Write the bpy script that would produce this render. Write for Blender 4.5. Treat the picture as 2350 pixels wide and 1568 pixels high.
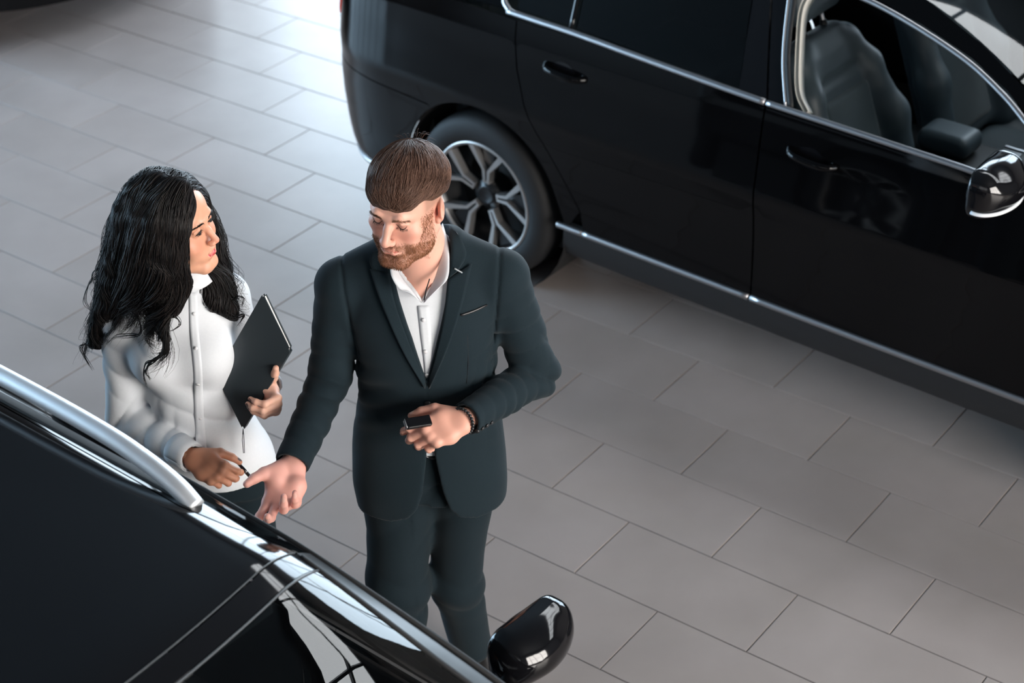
import bpy, bmesh, math, random
import numpy as np
from mathutils import Vector, Matrix, Euler
from mathutils.geometry import delaunay_2d_cdt
from mathutils.bvhtree import BVHTree
random.seed(7); RNG = np.random.default_rng(7)
SC = bpy.context.scene
COL = SC.collection
for o in list(bpy.data.objects): bpy.data.objects.remove(o)

# ------------------------------------------------------------------ camera
CAM_H = 3.588; FPX = 4156.06; PITCH = 0.5779; ROLL = -0.0316
cp, sp = math.cos(PITCH), math.sin(PITCH)
FW = np.array([0, cp, -sp]); _up = np.array([0, sp, cp]); _rt = np.array([1., 0, 0])
RT = math.cos(ROLL)*_rt + math.sin(ROLL)*_up
UP = -math.sin(ROLL)*_rt + math.cos(ROLL)*_up
cam = bpy.data.objects.new('camera', bpy.data.cameras.new('camera'))
COL.objects.link(cam)
M = Matrix.Identity(4)
for i in range(3):
    M[i][0], M[i][1], M[i][2] = RT[i], UP[i], -FW[i]
M[2][3] = CAM_H
cam.matrix_world = M
cam.data.sensor_width = 36.0; cam.data.lens = 36.0*FPX/2350.0
cam.data.clip_start = 0.05; cam.data.clip_end = 200
cam.data.dof.use_dof = True; cam.data.dof.focus_distance = 4.15; cam.data.dof.aperture_fstop = 4.0
SC.camera = cam

# ------------------------------------------------------------------ world, exposure
W = bpy.data.worlds.new('sky'); SC.world = W; W.use_nodes = True
W.node_tree.nodes['Background'].inputs[0].default_value = (0.62, 0.78, 1.0, 1)
W.node_tree.nodes['Background'].inputs[1].default_value = 1.0
SC.view_settings.view_transform = 'Standard'; SC.view_settings.look = 'None'
SC.view_settings.gamma = 1.0; SC.view_settings.use_curve_mapping = False
SC.view_settings.exposure = 0.0
LIT_LEFT = 14.0        # daylight behind the panes on the left
LIT_WINDOW = 12.5        # daylight behind the panes of the far glazing
LIT_FRONT = 21.0         # daylight behind the panes of the shop front on the right
LIT_ROOF = 8.0
LIT_NEAR = 1.2

def ray(x, y):
    return FW + RT*(x-1175.0)/FPX - UP*(y-784.0)/FPX
def pt(x, y, Y):
    """point seen at photo pixel (x, y) on the upright plane at distance Y"""
    d = ray(x, y); P = d*(Y/d[1]); return np.array([P[0], Y, P[2]+CAM_H])

# ------------------------------------------------------------------ materials
def nodes(name):
    m = bpy.data.materials.new(name); m.use_nodes = True
    nt = m.node_tree; return m, nt, nt.nodes['Principled BSDF']
def mat(name, col, rough=.5, metal=0., spec=.5, coat=0., coat_rough=.03, bump=None, var=None, sheen=0., trans=0., sss=0., emit=None, ior=None, alpha=1.):
    m, nt, b = nodes(name)
    b.inputs['Base Color'].default_value = (*col, 1); b.inputs['Roughness'].default_value = rough
    b.inputs['Metallic'].default_value = metal; b.inputs['Specular IOR Level'].default_value = spec
    b.inputs['Coat Weight'].default_value = coat; b.inputs['Coat Roughness'].default_value = coat_rough
    b.inputs['Sheen Weight'].default_value = sheen
    b.inputs['Transmission Weight'].default_value = trans
    if ior: b.inputs['IOR'].default_value = ior
    if alpha < 1: b.inputs['Alpha'].default_value = alpha
    if sss:
        b.inputs['Subsurface Weight'].default_value = sss
        b.inputs['Subsurface Radius'].default_value = (.012, .005, .003); b.inputs['Subsurface Scale'].default_value = 1.0
    if emit:
        b.inputs['Emission Color'].default_value = (*emit[0], 1); b.inputs['Emission Strength'].default_value = emit[1]
    tc = None
    if bump or var:
        tc = nt.nodes.new('ShaderNodeTexCoord')
    if bump:    # (scale, strength, distance)
        n = nt.nodes.new('ShaderNodeTexNoise'); n.inputs['Scale'].default_value = bump[0]; n.inputs['Detail'].default_value = 4
        nt.links.new(tc.outputs['Object'], n.inputs['Vector'])
        bm = nt.nodes.new('ShaderNodeBump'); bm.inputs['Strength'].default_value = bump[1]; bm.inputs['Distance'].default_value = bump[2]
        nt.links.new(n.outputs['Fac'], bm.inputs['Height']); nt.links.new(bm.outputs['Normal'], b.inputs['Normal'])
    if var:     # (scale, second colour)
        n = nt.nodes.new('ShaderNodeTexNoise'); n.inputs['Scale'].default_value = var[0]; n.inputs['Detail'].default_value = 3
        nt.links.new(tc.outputs['Object'], n.inputs['Vector'])
        mx = nt.nodes.new('ShaderNodeMix'); mx.data_type = 'RGBA'
        mx.inputs['A'].default_value = (*col, 1); mx.inputs['B'].default_value = (*var[1], 1)
        nt.links.new(n.outputs['Fac'], mx.inputs['Factor']); nt.links.new(mx.outputs['Result'], b.inputs['Base Color'])
    return m
def srgb(r, g, b):
    f = lambda c: c/12.92 if c <= .04045 else ((c+.055)/1.055)**2.4
    return tuple(f(v/255.) for v in (r, g, b))
def attr_mat(name, rough=.5, spec=.5, sss=0., bump=None, sheen=0., coat=0.):
    m = mat(name, (.5, .5, .5), rough, spec=spec, sss=sss, bump=bump, sheen=sheen, coat=coat)
    nt = m.node_tree; a = nt.nodes.new('ShaderNodeAttribute'); a.attribute_name = 'pigment'
    nt.links.new(a.outputs['Color'], nt.nodes['Principled BSDF'].inputs['Base Color'])
    return m

MT = {}
MT['paint'] = mat('black_car_paint', (.002, .002, .0024), .05, spec=.24)
MT['gloss_black'] = mat('gloss_black_trim', (.004, .004, .005), .08, spec=.5)
MT['matte_black'] = mat('matte_black_plastic', (.012, .012, .013), .55)
MT['rubber'] = mat('tyre_rubber', (.005, .005, .006), .7, bump=(60, .2, .002))
MT['chrome'] = mat('satin_chrome', (.46, .455, .47), .36, metal=1.)
MT['alu'] = mat('brushed_aluminium', (.86, .88, .91), .5, metal=.85)
MT['rim'] = mat('machined_alloy', (.50, .48, .47), .34, metal=.85)
MT['rim_dark'] = mat('dark_alloy', (.016, .017, .019), .3, metal=.3)
MT['leather'] = mat('blue_grey_leather', (.050, .072, .086), .48, bump=(220, .12, .001))
MT['suede'] = mat('dark_suede', (.036, .056, .066), .85, var=(14, (.054, .078, .088)), sheen=.2)
MT['cabin'] = mat('cabin_plastic', (.010, .011, .013), .6)
MT['piano'] = mat('console_panel', (.05, .065, .075), .25)
MT['lamp_red'] = mat('tail_lamp_red', (.75, .035, .015), .12, coat=1., emit=((1, .06, .02), .25))
MT['lamp_clear'] = mat('indicator_clear', (.85, .88, .92), .15, spec=.6)
MT['mirror'] = mat('mirror_glass', (.8, .82, .85), .02, metal=1.)
def glass(name, tint, rough=0.):
    m = bpy.data.materials.new(name); m.use_nodes = True; nt = m.node_tree
    nt.nodes.remove(nt.nodes['Principled BSDF'])
    out = nt.nodes['Material Output']
    tr = nt.nodes.new('ShaderNodeBsdfTransparent'); tr.inputs[0].default_value = (*tint, 1)
    gl = nt.nodes.new('ShaderNodeBsdfGlossy'); gl.inputs['Roughness'].default_value = rough
    fr = nt.nodes.new('ShaderNodeFresnel'); fr.inputs['IOR'].default_value = 1.6
    mx = nt.nodes.new('ShaderNodeMixShader')
    nt.links.new(fr.outputs[0], mx.inputs[0]); nt.links.new(tr.outputs[0], mx.inputs[1]); nt.links.new(gl.outputs[0], mx.inputs[2])
    nt.links.new(mx.outputs[0], out.inputs[0]); return m
MT['tint'] = glass('privacy_glass', (.05, .065, .07))
MT['clear'] = glass('clear_glass', (.66, .70, .70))
MT['roofglass'] = glass('dark_roof_glass', (.012, .015, .018))

# ------------------------------------------------------------------ mesh helpers
def link(o, parent=None):
    COL.objects.link(o)
    if parent is not None: o.parent = parent
    return o
def mesh_obj(name, V, F, m=None, parent=None, smooth=True, normals=None):
    me = bpy.data.meshes.new(name)
    V = np.asarray(V, dtype=np.float32)
    if isinstance(F, np.ndarray):
        n, k = F.shape
        me.vertices.add(len(V)); me.vertices.foreach_set('co', V.ravel())
        me.loops.add(n*k); me.loops.foreach_set('vertex_index', F.ravel().astype(np.int32))
        me.polygons.add(n); me.polygons.foreach_set('loop_start', np.arange(0, n*k, k, dtype=np.int32))
        me.update(calc_edges=True)
    else:
        me.from_pydata([tuple(map(float, v)) for v in V], [], [tuple(f) for f in F])
    if smooth: me.polygons.foreach_set('use_smooth', np.ones(len(me.polygons), dtype=bool))
    me.validate(); me.update()
    if m is not None: me.materials.append(m)
    o = bpy.data.objects.new(name, me); link(o, parent)
    return o
def pigment(o, cols):
    a = o.data.color_attributes.new('pigment', 'FLOAT_COLOR', 'POINT')
    c = np.ones((len(o.data.vertices), 4), dtype=np.float32); c[:, :3] = cols
    a.data.foreach_set('color', c.ravel())
def empty(name, loc, rz=0.):
    o = bpy.data.objects.new(name, None); o.location = loc; o.rotation_euler = (0, 0, rz)
    o.empty_display_size = .2; return link(o)
def tag(o, label=None, cat=None, group=None, kind=None):
    if label: o['label'] = label
    if cat: o['category'] = cat
    if group: o['group'] = group
    if kind: o['kind'] = kind
    return o
def bm_obj(name, bm, m, parent=None, smooth=False):
    me = bpy.data.meshes.new(name); bm.to_mesh(me); bm.free()
    if smooth: me.polygons.foreach_set('use_smooth', np.ones(len(me.polygons), dtype=bool))
    me.materials.append(m); o = bpy.data.objects.new(name, me); return link(o, parent)
def box(name, lo, hi, m, parent=None, bevel=0., seg=2, rot=None):
    bm = bmesh.new(); bmesh.ops.create_cube(bm, size=1)
    lo = Vector(lo); hi = Vector(hi); c = (lo+hi)/2; d = hi-lo
    for v in bm.verts: v.co = Vector((v.co.x*d.x, v.co.y*d.y, v.co.z*d.z))
    if bevel: bmesh.ops.bevel(bm, geom=bm.edges[:], offset=bevel, segments=seg, affect='EDGES', profile=.5)
    for v in bm.verts:
        if rot is not None: v.co = rot @ v.co
        v.co += c
    return bm_obj(name, bm, m, parent, smooth=False)
def tube(name, pts, rad, m, parent=None, n=8, flat=None):
    """swept round bar through pts, rad a number or a list"""
    V, F = tube_vf(pts, rad, n); return mesh_obj(name, V, F, m, parent)
def tube_vf(pts, rad, n=8, sx=1., up0=None):
    P = np.asarray(pts, float); k = len(P)
    R = np.full(k, rad) if np.isscalar(rad) else np.asarray(rad, float)
    T = np.gradient(P, axis=0); T /= np.linalg.norm(T, axis=1)[:, None]+1e-12
    u = np.array(up0 if up0 is not None else ((0, 0, 1.) if abs(T[0][2]) < .9 else (1., 0, 0)), float)
    V = []; ang = np.arange(n)*2*math.pi/n
    for i in range(k):
        u = u-T[i]*(u@T[i]); u /= np.linalg.norm(u)+1e-12; w = np.cross(T[i], u)
        V.append(P[i]+R[i]*(np.cos(ang)[:, None]*u*sx+np.sin(ang)[:, None]*w))
    V = np.concatenate(V); F = []
    for i in range(k-1):
        a = i*n+np.arange(n); b = i*n+(np.arange(n)+1) % n
        F.append(np.stack([a, b, b+n, a+n], 1))
    F = np.concatenate(F)
    V = np.concatenate([V, P[:1], P[-1:]])
    c0, c1 = k*n, k*n+1; j = np.arange(n); j2 = (j+1) % n
    caps = np.concatenate([np.stack([j2, j, np.full(n, c0), np.full(n, c0)], 1), np.stack([(k-1)*n+j, (k-1)*n+j2, np.full(n, c1), np.full(n, c1)], 1)])
    FF = [tuple(f) for f in F]+[tuple(f[:3]) for f in caps]
    return V, FF
def cr(pts, n):
    """Catmull-Rom resample of a polyline to n points"""
    P = np.asarray(pts, float); P = np.vstack([2*P[0]-P[1], P, 2*P[-1]-P[-2]])
    k = len(P)-3; t = np.linspace(0, k-1e-9, n); i = t.astype(int); f = (t-i)[:, None]
    a, b, c, d = P[i], P[i+1], P[i+2], P[i+3]
    return .5*((2*b)+(-a+c)*f+(2*a-5*b+4*c-d)*f**2+(-a+3*b-3*c+d)*f**3)
def lathe(name, prof, m, parent=None, n=48, axis='y', smooth=True, loc=(0, 0, 0)):
    """prof: (radius, along axis)"""
    V = []; k = len(prof)
    for i in range(n):
        a = 2*math.pi*i/n
        for r, h in prof:
            V.append((r*math.cos(a)+loc[0], h+loc[1], r*math.sin(a)+loc[2]))
    F = []
    for i in range(n):
        j = (i+1) % n
        for q in range(k-1): F.append((i*k+q, i*k+q+1, j*k+q+1, j*k+q))
    return mesh_obj(name, V, F, m, parent, smooth)

# ------------------------------------------------------------------ signed-distance solids
class Grid:
    def __init__(s, lo, hi, res):
        s.lo = np.array(lo, float); s.res = res
        n = np.ceil((np.array(hi)-s.lo)/res).astype(int)+1
        s.ax = [(s.lo[i]+res*np.arange(n[i])).astype(np.float32) for i in range(3)]
        s.D = np.full(n, .5, dtype=np.float32)
    def sub(s, lo, hi):
        sl = []
        for i in range(3):
            a = int(np.searchsorted(s.ax[i], lo[i])); b = int(np.searchsorted(s.ax[i], hi[i]))
            sl.append(slice(max(a-1, 0), max(b+1, 0)))
        sl = tuple(sl)
        return sl, s.ax[0][sl[0]][:, None, None], s.ax[1][sl[1]][None, :, None], s.ax[2][sl[2]][None, None, :]
    def put(s, sl, d, k, op):
        A = s.D[sl]
        if A.size == 0: return
        if op == 'add':
            if k > 0:
                h = np.clip(.5+.5*(A-d)/k, 0, 1); A[...] = A*(1-h)+d*h-k*h*(1-h)
            else: np.minimum(A, d, out=A)
        elif op == 'cut':
            d = -d
            if k > 0:
                h = np.clip(.5-.5*(A-d)/k, 0, 1); A[...] = A*(1-h)+d*h+k*h*(1-h)
            else: np.maximum(A, d, out=A)
        elif op == 'disp': A += d
    def fn(s, lo, hi, f, k=.0, op='add'):
        sl, X, Y, Z = s.sub(lo, hi)
        if s.D[sl].size: s.put(sl, f(X, Y, Z).astype(np.float32), k, op)
    def rc(s, a, b, ra, rb, k=.01, op='add', sq=None):
        """round cone a-b; sq = (direction, factor) squashes it along a direction"""
        a = np.array(a, float); b = np.array(b, float); m = max(ra, rb)*(max(1, sq[1]) if sq else 1)+k+s.res*3
        lo = np.minimum(a, b)-m; hi = np.maximum(a, b)+m
        sl, X, Y, Z = s.sub(lo, hi)
        if s.D[sl].size == 0: return
        ab = b-a; L2 = ab@ab+1e-12
        t = np.clip(((X-a[0])*ab[0]+(Y-a[1])*ab[1]+(Z-a[2])*ab[2])/L2, 0, 1)
        dx = X-a[0]-t*ab[0]; dy = Y-a[1]-t*ab[1]; dz = Z-a[2]-t*ab[2]
        q = dx*dx+dy*dy+dz*dz
        if sq:
            u = np.array(sq[0], float); u /= np.linalg.norm(u); w = dx*u[0]+dy*u[1]+dz*u[2]
            q = q-w*w+(w/sq[1])**2
        s.put(sl, (np.sqrt(q)-(ra+t*(rb-ra))).astype(np.float32), k, op)
    def chain(s, pts, rads, k=.01, op='add', sq=None):
        for i in range(len(pts)-1): s.rc(pts[i], pts[i+1], rads[i], rads[i+1], k if i == 0 else max(k, .004), op, sq)
    def ell(s, c, r, k=.01, op='add', rot=None):
        c = np.array(c, float); r = np.array(r, float); m = max(r)+k+s.res*3
        sl, X, Y, Z = s.sub(c-m, c+m)
        if s.D[sl].size == 0: return
        x, y, z = X-c[0], Y-c[1], Z-c[2]
        if rot is not None:
            R = np.array(rot)       # columns: local axes in the grid's frame
            x, y, z = (x*R[0, 0]+y*R[1, 0]+z*R[2, 0], x*R[0, 1]+y*R[1, 1]+z*R[2, 1], x*R[0, 2]+y*R[1, 2]+z*R[2, 2])
        k0 = np.sqrt((x/r[0])**2+(y/r[1])**2+(z/r[2])**2); k1 = np.sqrt((x/r[0]**2)**2+(y/r[1]**2)**2+(z/r[2]**2)**2)+1e-9
        s.put(sl, (k0*(k0-1)/k1).astype(np.float32), k, op)
    def rbox(s, c, hs, rd, k=.01, op='add', rot=None):
        c = np.array(c, float); hs = np.array(hs, float); m = np.linalg.norm(hs)+k+s.res*3
        sl, X, Y, Z = s.sub(c-m, c+m)
        if s.D[sl].size == 0: return
        x, y, z = X-c[0], Y-c[1], Z-c[2]
        if rot is not None:
            R = np.array(rot)
            x, y, z = (x*R[0, 0]+y*R[1, 0]+z*R[2, 0], x*R[0, 1]+y*R[1, 1]+z*R[2, 1], x*R[0, 2]+y*R[1, 2]+z*R[2, 2])
        qx, qy, qz = np.abs(x)-hs[0]+rd, np.abs(y)-hs[1]+rd, np.abs(z)-hs[2]+rd
        d = np.sqrt(np.maximum(qx, 0)**2+np.maximum(qy, 0)**2+np.maximum(qz, 0)**2)+np.minimum(np.maximum(np.maximum(qx, qy), qz), 0)-rd
        s.put(sl, d.astype(np.float32), k, op)
    def stack(s, rows, k=.01, n=2.4, op='add', fold=None):
        """rings (z, cx, cy, a, b) blended along z into one solid"""
        R = np.array(rows, float); zz = s.ax[2]
        i0 = int(np.searchsorted(zz, R[0, 0]-.05)); i1 = int(np.searchsorted(zz, R[-1, 0]+.05))
        sl = (slice(None), slice(None), slice(max(i0, 0), i1)); z = zz[sl[2]].astype(float)
        # smooth interpolation over z
        zi = np.clip(z, R[0, 0], R[-1, 0]); t = np.interp(zi, R[:, 0], np.arange(len(R)))
        P = np.vstack([R[0], R, R[-1]])[:, 1:5]; i = np.minimum(t.astype(int), len(R)-2); f = (t-i)[:, None]
        a_, b_, c_, d_ = P[i], P[i+1], P[i+2], P[i+3]
        q = .5*((2*b_)+(-a_+c_)*f+(2*a_-5*b_+4*c_-d_)*f**2+(-a_+3*b_-3*c_+d_)*f**3)
        cx, cy, A, B = [q[:, j].astype(np.float32)[None, None, :] for j in range(4)]
        X = s.ax[0][:, None, None]; Y = s.ax[1][None, :, None]
        e = (np.abs((X-cx)/A)**n+np.abs((Y-cy)/B)**n)**(1./n)
        d = (e-1)*np.minimum(A, B)
        if fold is not None: d = d+fold(X, Y, z.astype(np.float32)[None, None, :])
        ez = np.maximum(R[0, 0]-z, z-R[-1, 0]).astype(np.float32)[None, None, :]
        s.put(sl, np.maximum(d, ez).astype(np.float32), k, op)
    def mesh(s):
        D = s.D; S = D < 0; nx, ny, nz = D.shape
        C = [S[i:nx-1+i, j:ny-1+j, k:nz-1+k] for i in (0, 1) for j in (0, 1) for k in (0, 1)]
        tot = sum(c.astype(np.int8) for c in C); act = (tot > 0) & (tot < 8)
        idx = np.argwhere(act); ids = np.full(act.shape, -1, dtype=np.int64); ids[act] = np.arange(len(idx))
        acc = np.zeros((len(idx), 3)); cnt = np.zeros(len(idx))
        I, J, K = idx.T
        cor = [(i, j, k) for i in (0, 1) for j in (0, 1) for k in (0, 1)]
        for a in range(8):
            for b in range(a+1, 8):
                if sum(x != y for x, y in zip(cor[a], cor[b])) != 1: continue
                da = D[I+cor[a][0], J+cor[a][1], K+cor[a][2]]; db = D[I+cor[b][0], J+cor[b][1], K+cor[b][2]]
                mk = (da < 0) != (db < 0); t = np.where(mk, da/np.where(mk, da-db, 1), 0)
                p = np.array(cor[a])+t[:, None]*(np.array(cor[b])-np.array(cor[a]))
                acc[mk] += p[mk]; cnt[mk] += 1
        V = s.lo+(idx+acc/cnt[:, None])*s.res
        F = []
        for ax in range(3):
            o1, o2 = (ax+1) % 3, (ax+2) % 3
            sa = [slice(None)]*3; sb = [slice(None)]*3
            sa[ax] = slice(0, D.shape[ax]-1); sb[ax] = slice(1, D.shape[ax])
            for o in (o1, o2): sa[o] = slice(1, D.shape[o]-1); sb[o] = slice(1, D.shape[o]-1)
            a, b = S[tuple(sa)], S[tuple(sb)]
            e = np.argwhere(a != b); fl = a[tuple(e.T)]
            e = e.copy(); e[:, o1] += 1; e[:, o2] += 1
            def cid(d1, d2):
                q = e.copy(); q[:, o1] += d1; q[:, o2] += d2; return ids[q[:, 0], q[:, 1], q[:, 2]]
            q = np.stack([cid(-1, -1), cid(0, -1), cid(0, 0), cid(-1, 0)], 1)
            q[~fl] = q[~fl][:, ::-1]
            F.append(q)
        return V, np.concatenate(F)

def copy_tree(o, parent=None):
    c = o.copy(); COL.objects.link(c)
    if parent is not None: c.parent = parent
    for ch in o.children: copy_tree(ch, c)
    return c
# ------------------------------------------------------------------ the showroom
TH = -0.659                                   # the tile courses run at this heading
TD = np.array([math.cos(TH), math.sin(TH), 0.]); TN = np.array([-math.sin(TH), math.cos(TH), 0.])
def room(u, v, z=0.): return TD*u+TN*v+np.array([0, 0, z])
ROOM_ROT = TH
U0, U1, V0, V1, RH = -13.0, 7.5, -5.0, 11.0, 6.6

def tile_material():
    m, nt, b = nodes('porcelain_tile')
    b.inputs['Roughness'].default_value = .34; b.inputs['Specular IOR Level'].default_value = .5
    tc = nt.nodes.new('ShaderNodeTexCoord'); oi = nt.nodes.new('ShaderNodeObjectInfo')
    geo = nt.nodes.new('ShaderNodeNewGeometry')
    n1 = nt.nodes.new('ShaderNodeTexNoise'); n1.inputs['Scale'].default_value = 3.2; n1.inputs['Detail'].default_value = 6
    nt.links.new(geo.outputs['Position'], n1.inputs['Vector'])
    n2 = nt.nodes.new('ShaderNodeTexNoise'); n2.inputs['Scale'].default_value = 160; n2.inputs['Detail'].default_value = 2
    nt.links.new(geo.outputs['Position'], n2.inputs['Vector'])
    r = nt.nodes.new('ShaderNodeValToRGB')
    r.color_ramp.elements[0].position = .3; r.color_ramp.elements[0].color = (.292, .252, .237, 1)
    r.color_ramp.elements[1].position = .72; r.color_ramp.elements[1].color = (.344, .299, .283, 1)
    add = nt.nodes.new('ShaderNodeMath'); add.operation = 'MULTIPLY_ADD'; add.inputs[1].default_value = .18; 
    nt.links.new(oi.outputs['Random'], add.inputs[0]); nt.links.new(n1.outputs['Fac'], add.inputs[2])
    sub = nt.nodes.new('ShaderNodeMath'); sub.operation = 'SUBTRACT'; sub.inputs[1].default_value = .09
    nt.links.new(add.outputs[0], sub.inputs[0]); nt.links.new(sub.outputs[0], r.inputs['Fac'])
    nt.links.new(r.outputs['Color'], b.inputs['Base Color'])
    bp = nt.nodes.new('ShaderNodeBump'); bp.inputs['Strength'].default_value = .08; bp.inputs['Distance'].default_value = .001
    nt.links.new(n2.outputs['Fac'], bp.inputs['Height']); nt.links.new(bp.outputs['Normal'], b.inputs['Normal'])
    return m
MT['tile'] = tile_material()
MT['grout'] = mat('grey_grout', (.13, .12, .12), .85, bump=(90, .4, .002))
MT['wall'] = mat('warm_wall_paint', (.13, .12, .115), .7, bump=(40, .1, .002))
MT['ceiling'] = mat('dark_ceiling', (.035, .042, .048), .7, bump=(8, .2, .01))
MT['steel'] = mat('window_frame_steel', (.05, .055, .06), .4, metal=.4)
MT['pane_l'] = mat('daylit_pane', (.02, .02, .02), .1, emit=((.70, .86, 1.0), LIT_WINDOW))
MT['pane_w'] = mat('daylit_side_pane', (.02, .02, .02), .1, emit=((.52, .77, 1.0), LIT_LEFT))
MT['pane_r'] = mat('daylit_shopfront_pane', (.02, .02, .02), .1, emit=((1.0, .95, .895), LIT_FRONT))

MT['pane_n'] = mat('daylit_upper_pane', (.02, .02, .02), .1, emit=((.95, .97, 1.0), LIT_NEAR))
def plane_uv(name, u0, u1, v0, v1, z, m, parent=None):
    V = [room(u0, v0, z), room(u1, v0, z), room(u1, v1, z), room(u0, v1, z)]
    return mesh_obj(name, V, [(0, 1, 2, 3)], m, parent, smooth=False)
floor = plane_uv('floor', U0, U1, V0, V1, -.0035, MT['grout'])
tag(floor, kind='structure')
# tile grid: origin found from the joints in the photograph
TO = np.array([-0.0173, 3.9710]); S = .6; SW = .2998
def tile_mesh(nm, lu=.5962, lv=.2960, th=.009, bv=.0012):
    bm = bmesh.new(); bmesh.ops.create_cube(bm, size=1)
    for v in bm.verts: v.co = Vector((v.co.x*lu, v.co.y*lv, v.co.z*th-th/2))
    bmesh.ops.bevel(bm, geom=[e for e in bm.edges if all(v.co.z > -th*.3 for v in e.verts)], offset=bv, segments=1, affect='EDGES')
    me = bpy.data.meshes.new(nm); bm.to_mesh(me); bm.free(); me.materials.append(MT['tile']); return me
tme = tile_mesh('tile')
cells = []
for r in range(-24, 36):
    for c in range(-50, 30):
        # joint between course lines r and r+1 sits at odd c when r is even
        if (c-(r % 2 == 0)) % 2: continue
        uu = (c+1)*S/2; vv = (r+.5)*SW
        w = np.array([TO[0]+TD[0]*uu+TN[0]*vv, TO[1]+TD[1]*uu+TN[1]*vv])
        u_, v_ = w@TD[:2], w@TN[:2]
        if not (U0 < u_ < U1 and V0 < v_ < V1): continue
        P = np.array([w[0], w[1], -CAM_H]); zc = P@FW
        x = 1175+FPX*(P@RT)/zc if zc > .3 else 9e9; y = 784-FPX*(P@UP)/zc if zc > .3 else 9e9
        m_ = max(-x, x-2350, -y, y-1568, 0)
        cells.append((m_, zc if m_ == 0 else 100+m_, w))
cells.sort(key=lambda q: q[1])
for i, (m_, _, w) in enumerate(cells[:300]):
    o = bpy.data.objects.new('tile', tme); o.location = (w[0], w[1], (random.random()-.5)*.0006)
    o.rotation_euler = ((random.random()-.5)*.0012, (random.random()-.5)*.0012, TH); link(o, floor)
Vt, Ft = [], []
for (_, _, w) in cells[300:]:
    b0 = len(Vt)
    for a, b in ((-.298, -.148), (.298, -.148), (.298, .148), (-.298, .148)):
        p = np.array([w[0], w[1], 0])+TD*a+TN*b; Vt.append(p)
    Ft.append((b0, b0+1, b0+2, b0+3))
tag(mesh_obj('tile_field', Vt, Ft, MT['tile'], floor, smooth=False), kind='stuff')

def wall_box(name, u0, u1, v0, v1, z0, z1, m, parent=None):
    V = [room(u, v, z) for z in (z0, z1) for u, v in ((u0, v0), (u1, v0), (u1, v1), (u0, v1))]
    F = [(3, 2, 1, 0), (4, 5, 6, 7), (0, 1, 5, 4), (1, 2, 6, 5), (2, 3, 7, 6), (3, 0, 4, 7)]
    return mesh_obj(name, V, F, m, parent, smooth=False)
def glazing(axis, at, lo, hi, z0, z1, n, pane_mat, first, rows=1):
    """a run of n windows; each a frame with a pane, its own structure object"""
    k = first; w = (hi-lo)/n; g = .05
    sgn = 1 if at > 0 else -1
    for i in range(n):
        a, b = lo+i*w, lo+(i+1)*w
        def bx(nm, a0, a1, q0, q1, zz0, zz1, mm, par=None):
            if axis == 'u': return wall_box(nm, min(at+sgn*q0, at+sgn*q1), max(at+sgn*q0, at+sgn*q1), a0, a1, zz0, zz1, mm, par)
            return wall_box(nm, a0, a1, min(at+sgn*q0, at+sgn*q1), max(at+sgn*q0, at+sgn*q1), zz0, zz1, mm, par)
        f = bx('window_%d' % k, a, a+g, -.05, .07, z0, z1, MT['steel']); tag(f, kind='structure')
        bx('window_frame', b-g, b, -.05, .07, z0, z1, MT['steel'], f)
        bx('window_frame', a+g, b-g, -.05, .07, z0, z0+.07, MT['steel'], f); bx('window_frame', a+g, b-g, -.05, .07, z1-.07, z1, MT['steel'], f)
        for r in range(rows):
            h0, h1 = z0+.07+(z1-z0-.14)*r/rows, z0+.07+(z1-z0-.14)*(r+1)/rows
            if r: bx('window_bar', a+g, b-g, -.04, .06, h0-.025, h0+.025, MT['steel'], f)
            bx('pane', a+g, b-g, .02, .04, h0, h1, pane_mat, f)
        k += 1
    return k
def wall_with_band(name, axis, at, lo, hi, band, z0, z1):
    """wall slab with one opening for a glazing run"""
    sgn = 1 if at > 0 else -1; t0, t1 = sorted((at, at+sgn*.25))
    def bx(nm, a0, a1, zz0, zz1, par=None):
        if a1-a0 < .01 or zz1-zz0 < .01: return None
        return wall_box(nm, t0, t1, a0, a1, zz0, zz1, MT['wall'], par) if axis == 'u' else wall_box(nm, a0, a1, t0, t1, zz0, zz1, MT['wall'], par)
    o = bx(name, lo, hi, z1, RH); tag(o, kind='structure')
    bx('wall_base', lo, hi, 0, z0, o); bx('wall_end', lo, band[0], z0, z1, o); bx('wall_end', band[1], hi, z0, z1, o)
wall_with_band('wall_left', 'u', U0, V0, V1, (V0+1.0, 4.2), .25, 5.2)
wall_with_band('wall_far', 'v', V1, U0, U1, (-11.2, -1.0), .25, 5.2)
wall_with_band('wall_right', 'u', U1, V0, V1, (-1.5, 4.5), .6, 5.2)
wall_with_band('wall_near', 'v', V0, U0, U1, (-3.0, 6.5), 2.6, 5.4)
k = glazing('u', U0, V0+1.0, 4.2, .25, 5.2, 6, MT['pane_w'], 1, 3)
k = glazing('v', V1, -11.2, -1.0, .25, 5.2, 6, MT['pane_l'], k, 3)
k = glazing('u', U1, -1.5, 4.5, .6, 5.2, 4, MT['pane_r'], k, 2)
k = glazing('v', V0, -3.0, 6.5, 2.6, 5.4, 5, MT['pane_n'], k, 1)
ceil = wall_box('ceiling', U0-.25, U1+.25, V0-.25, V1+.25, RH, RH+.2, MT['ceiling']); tag(ceil, kind='structure')

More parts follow.
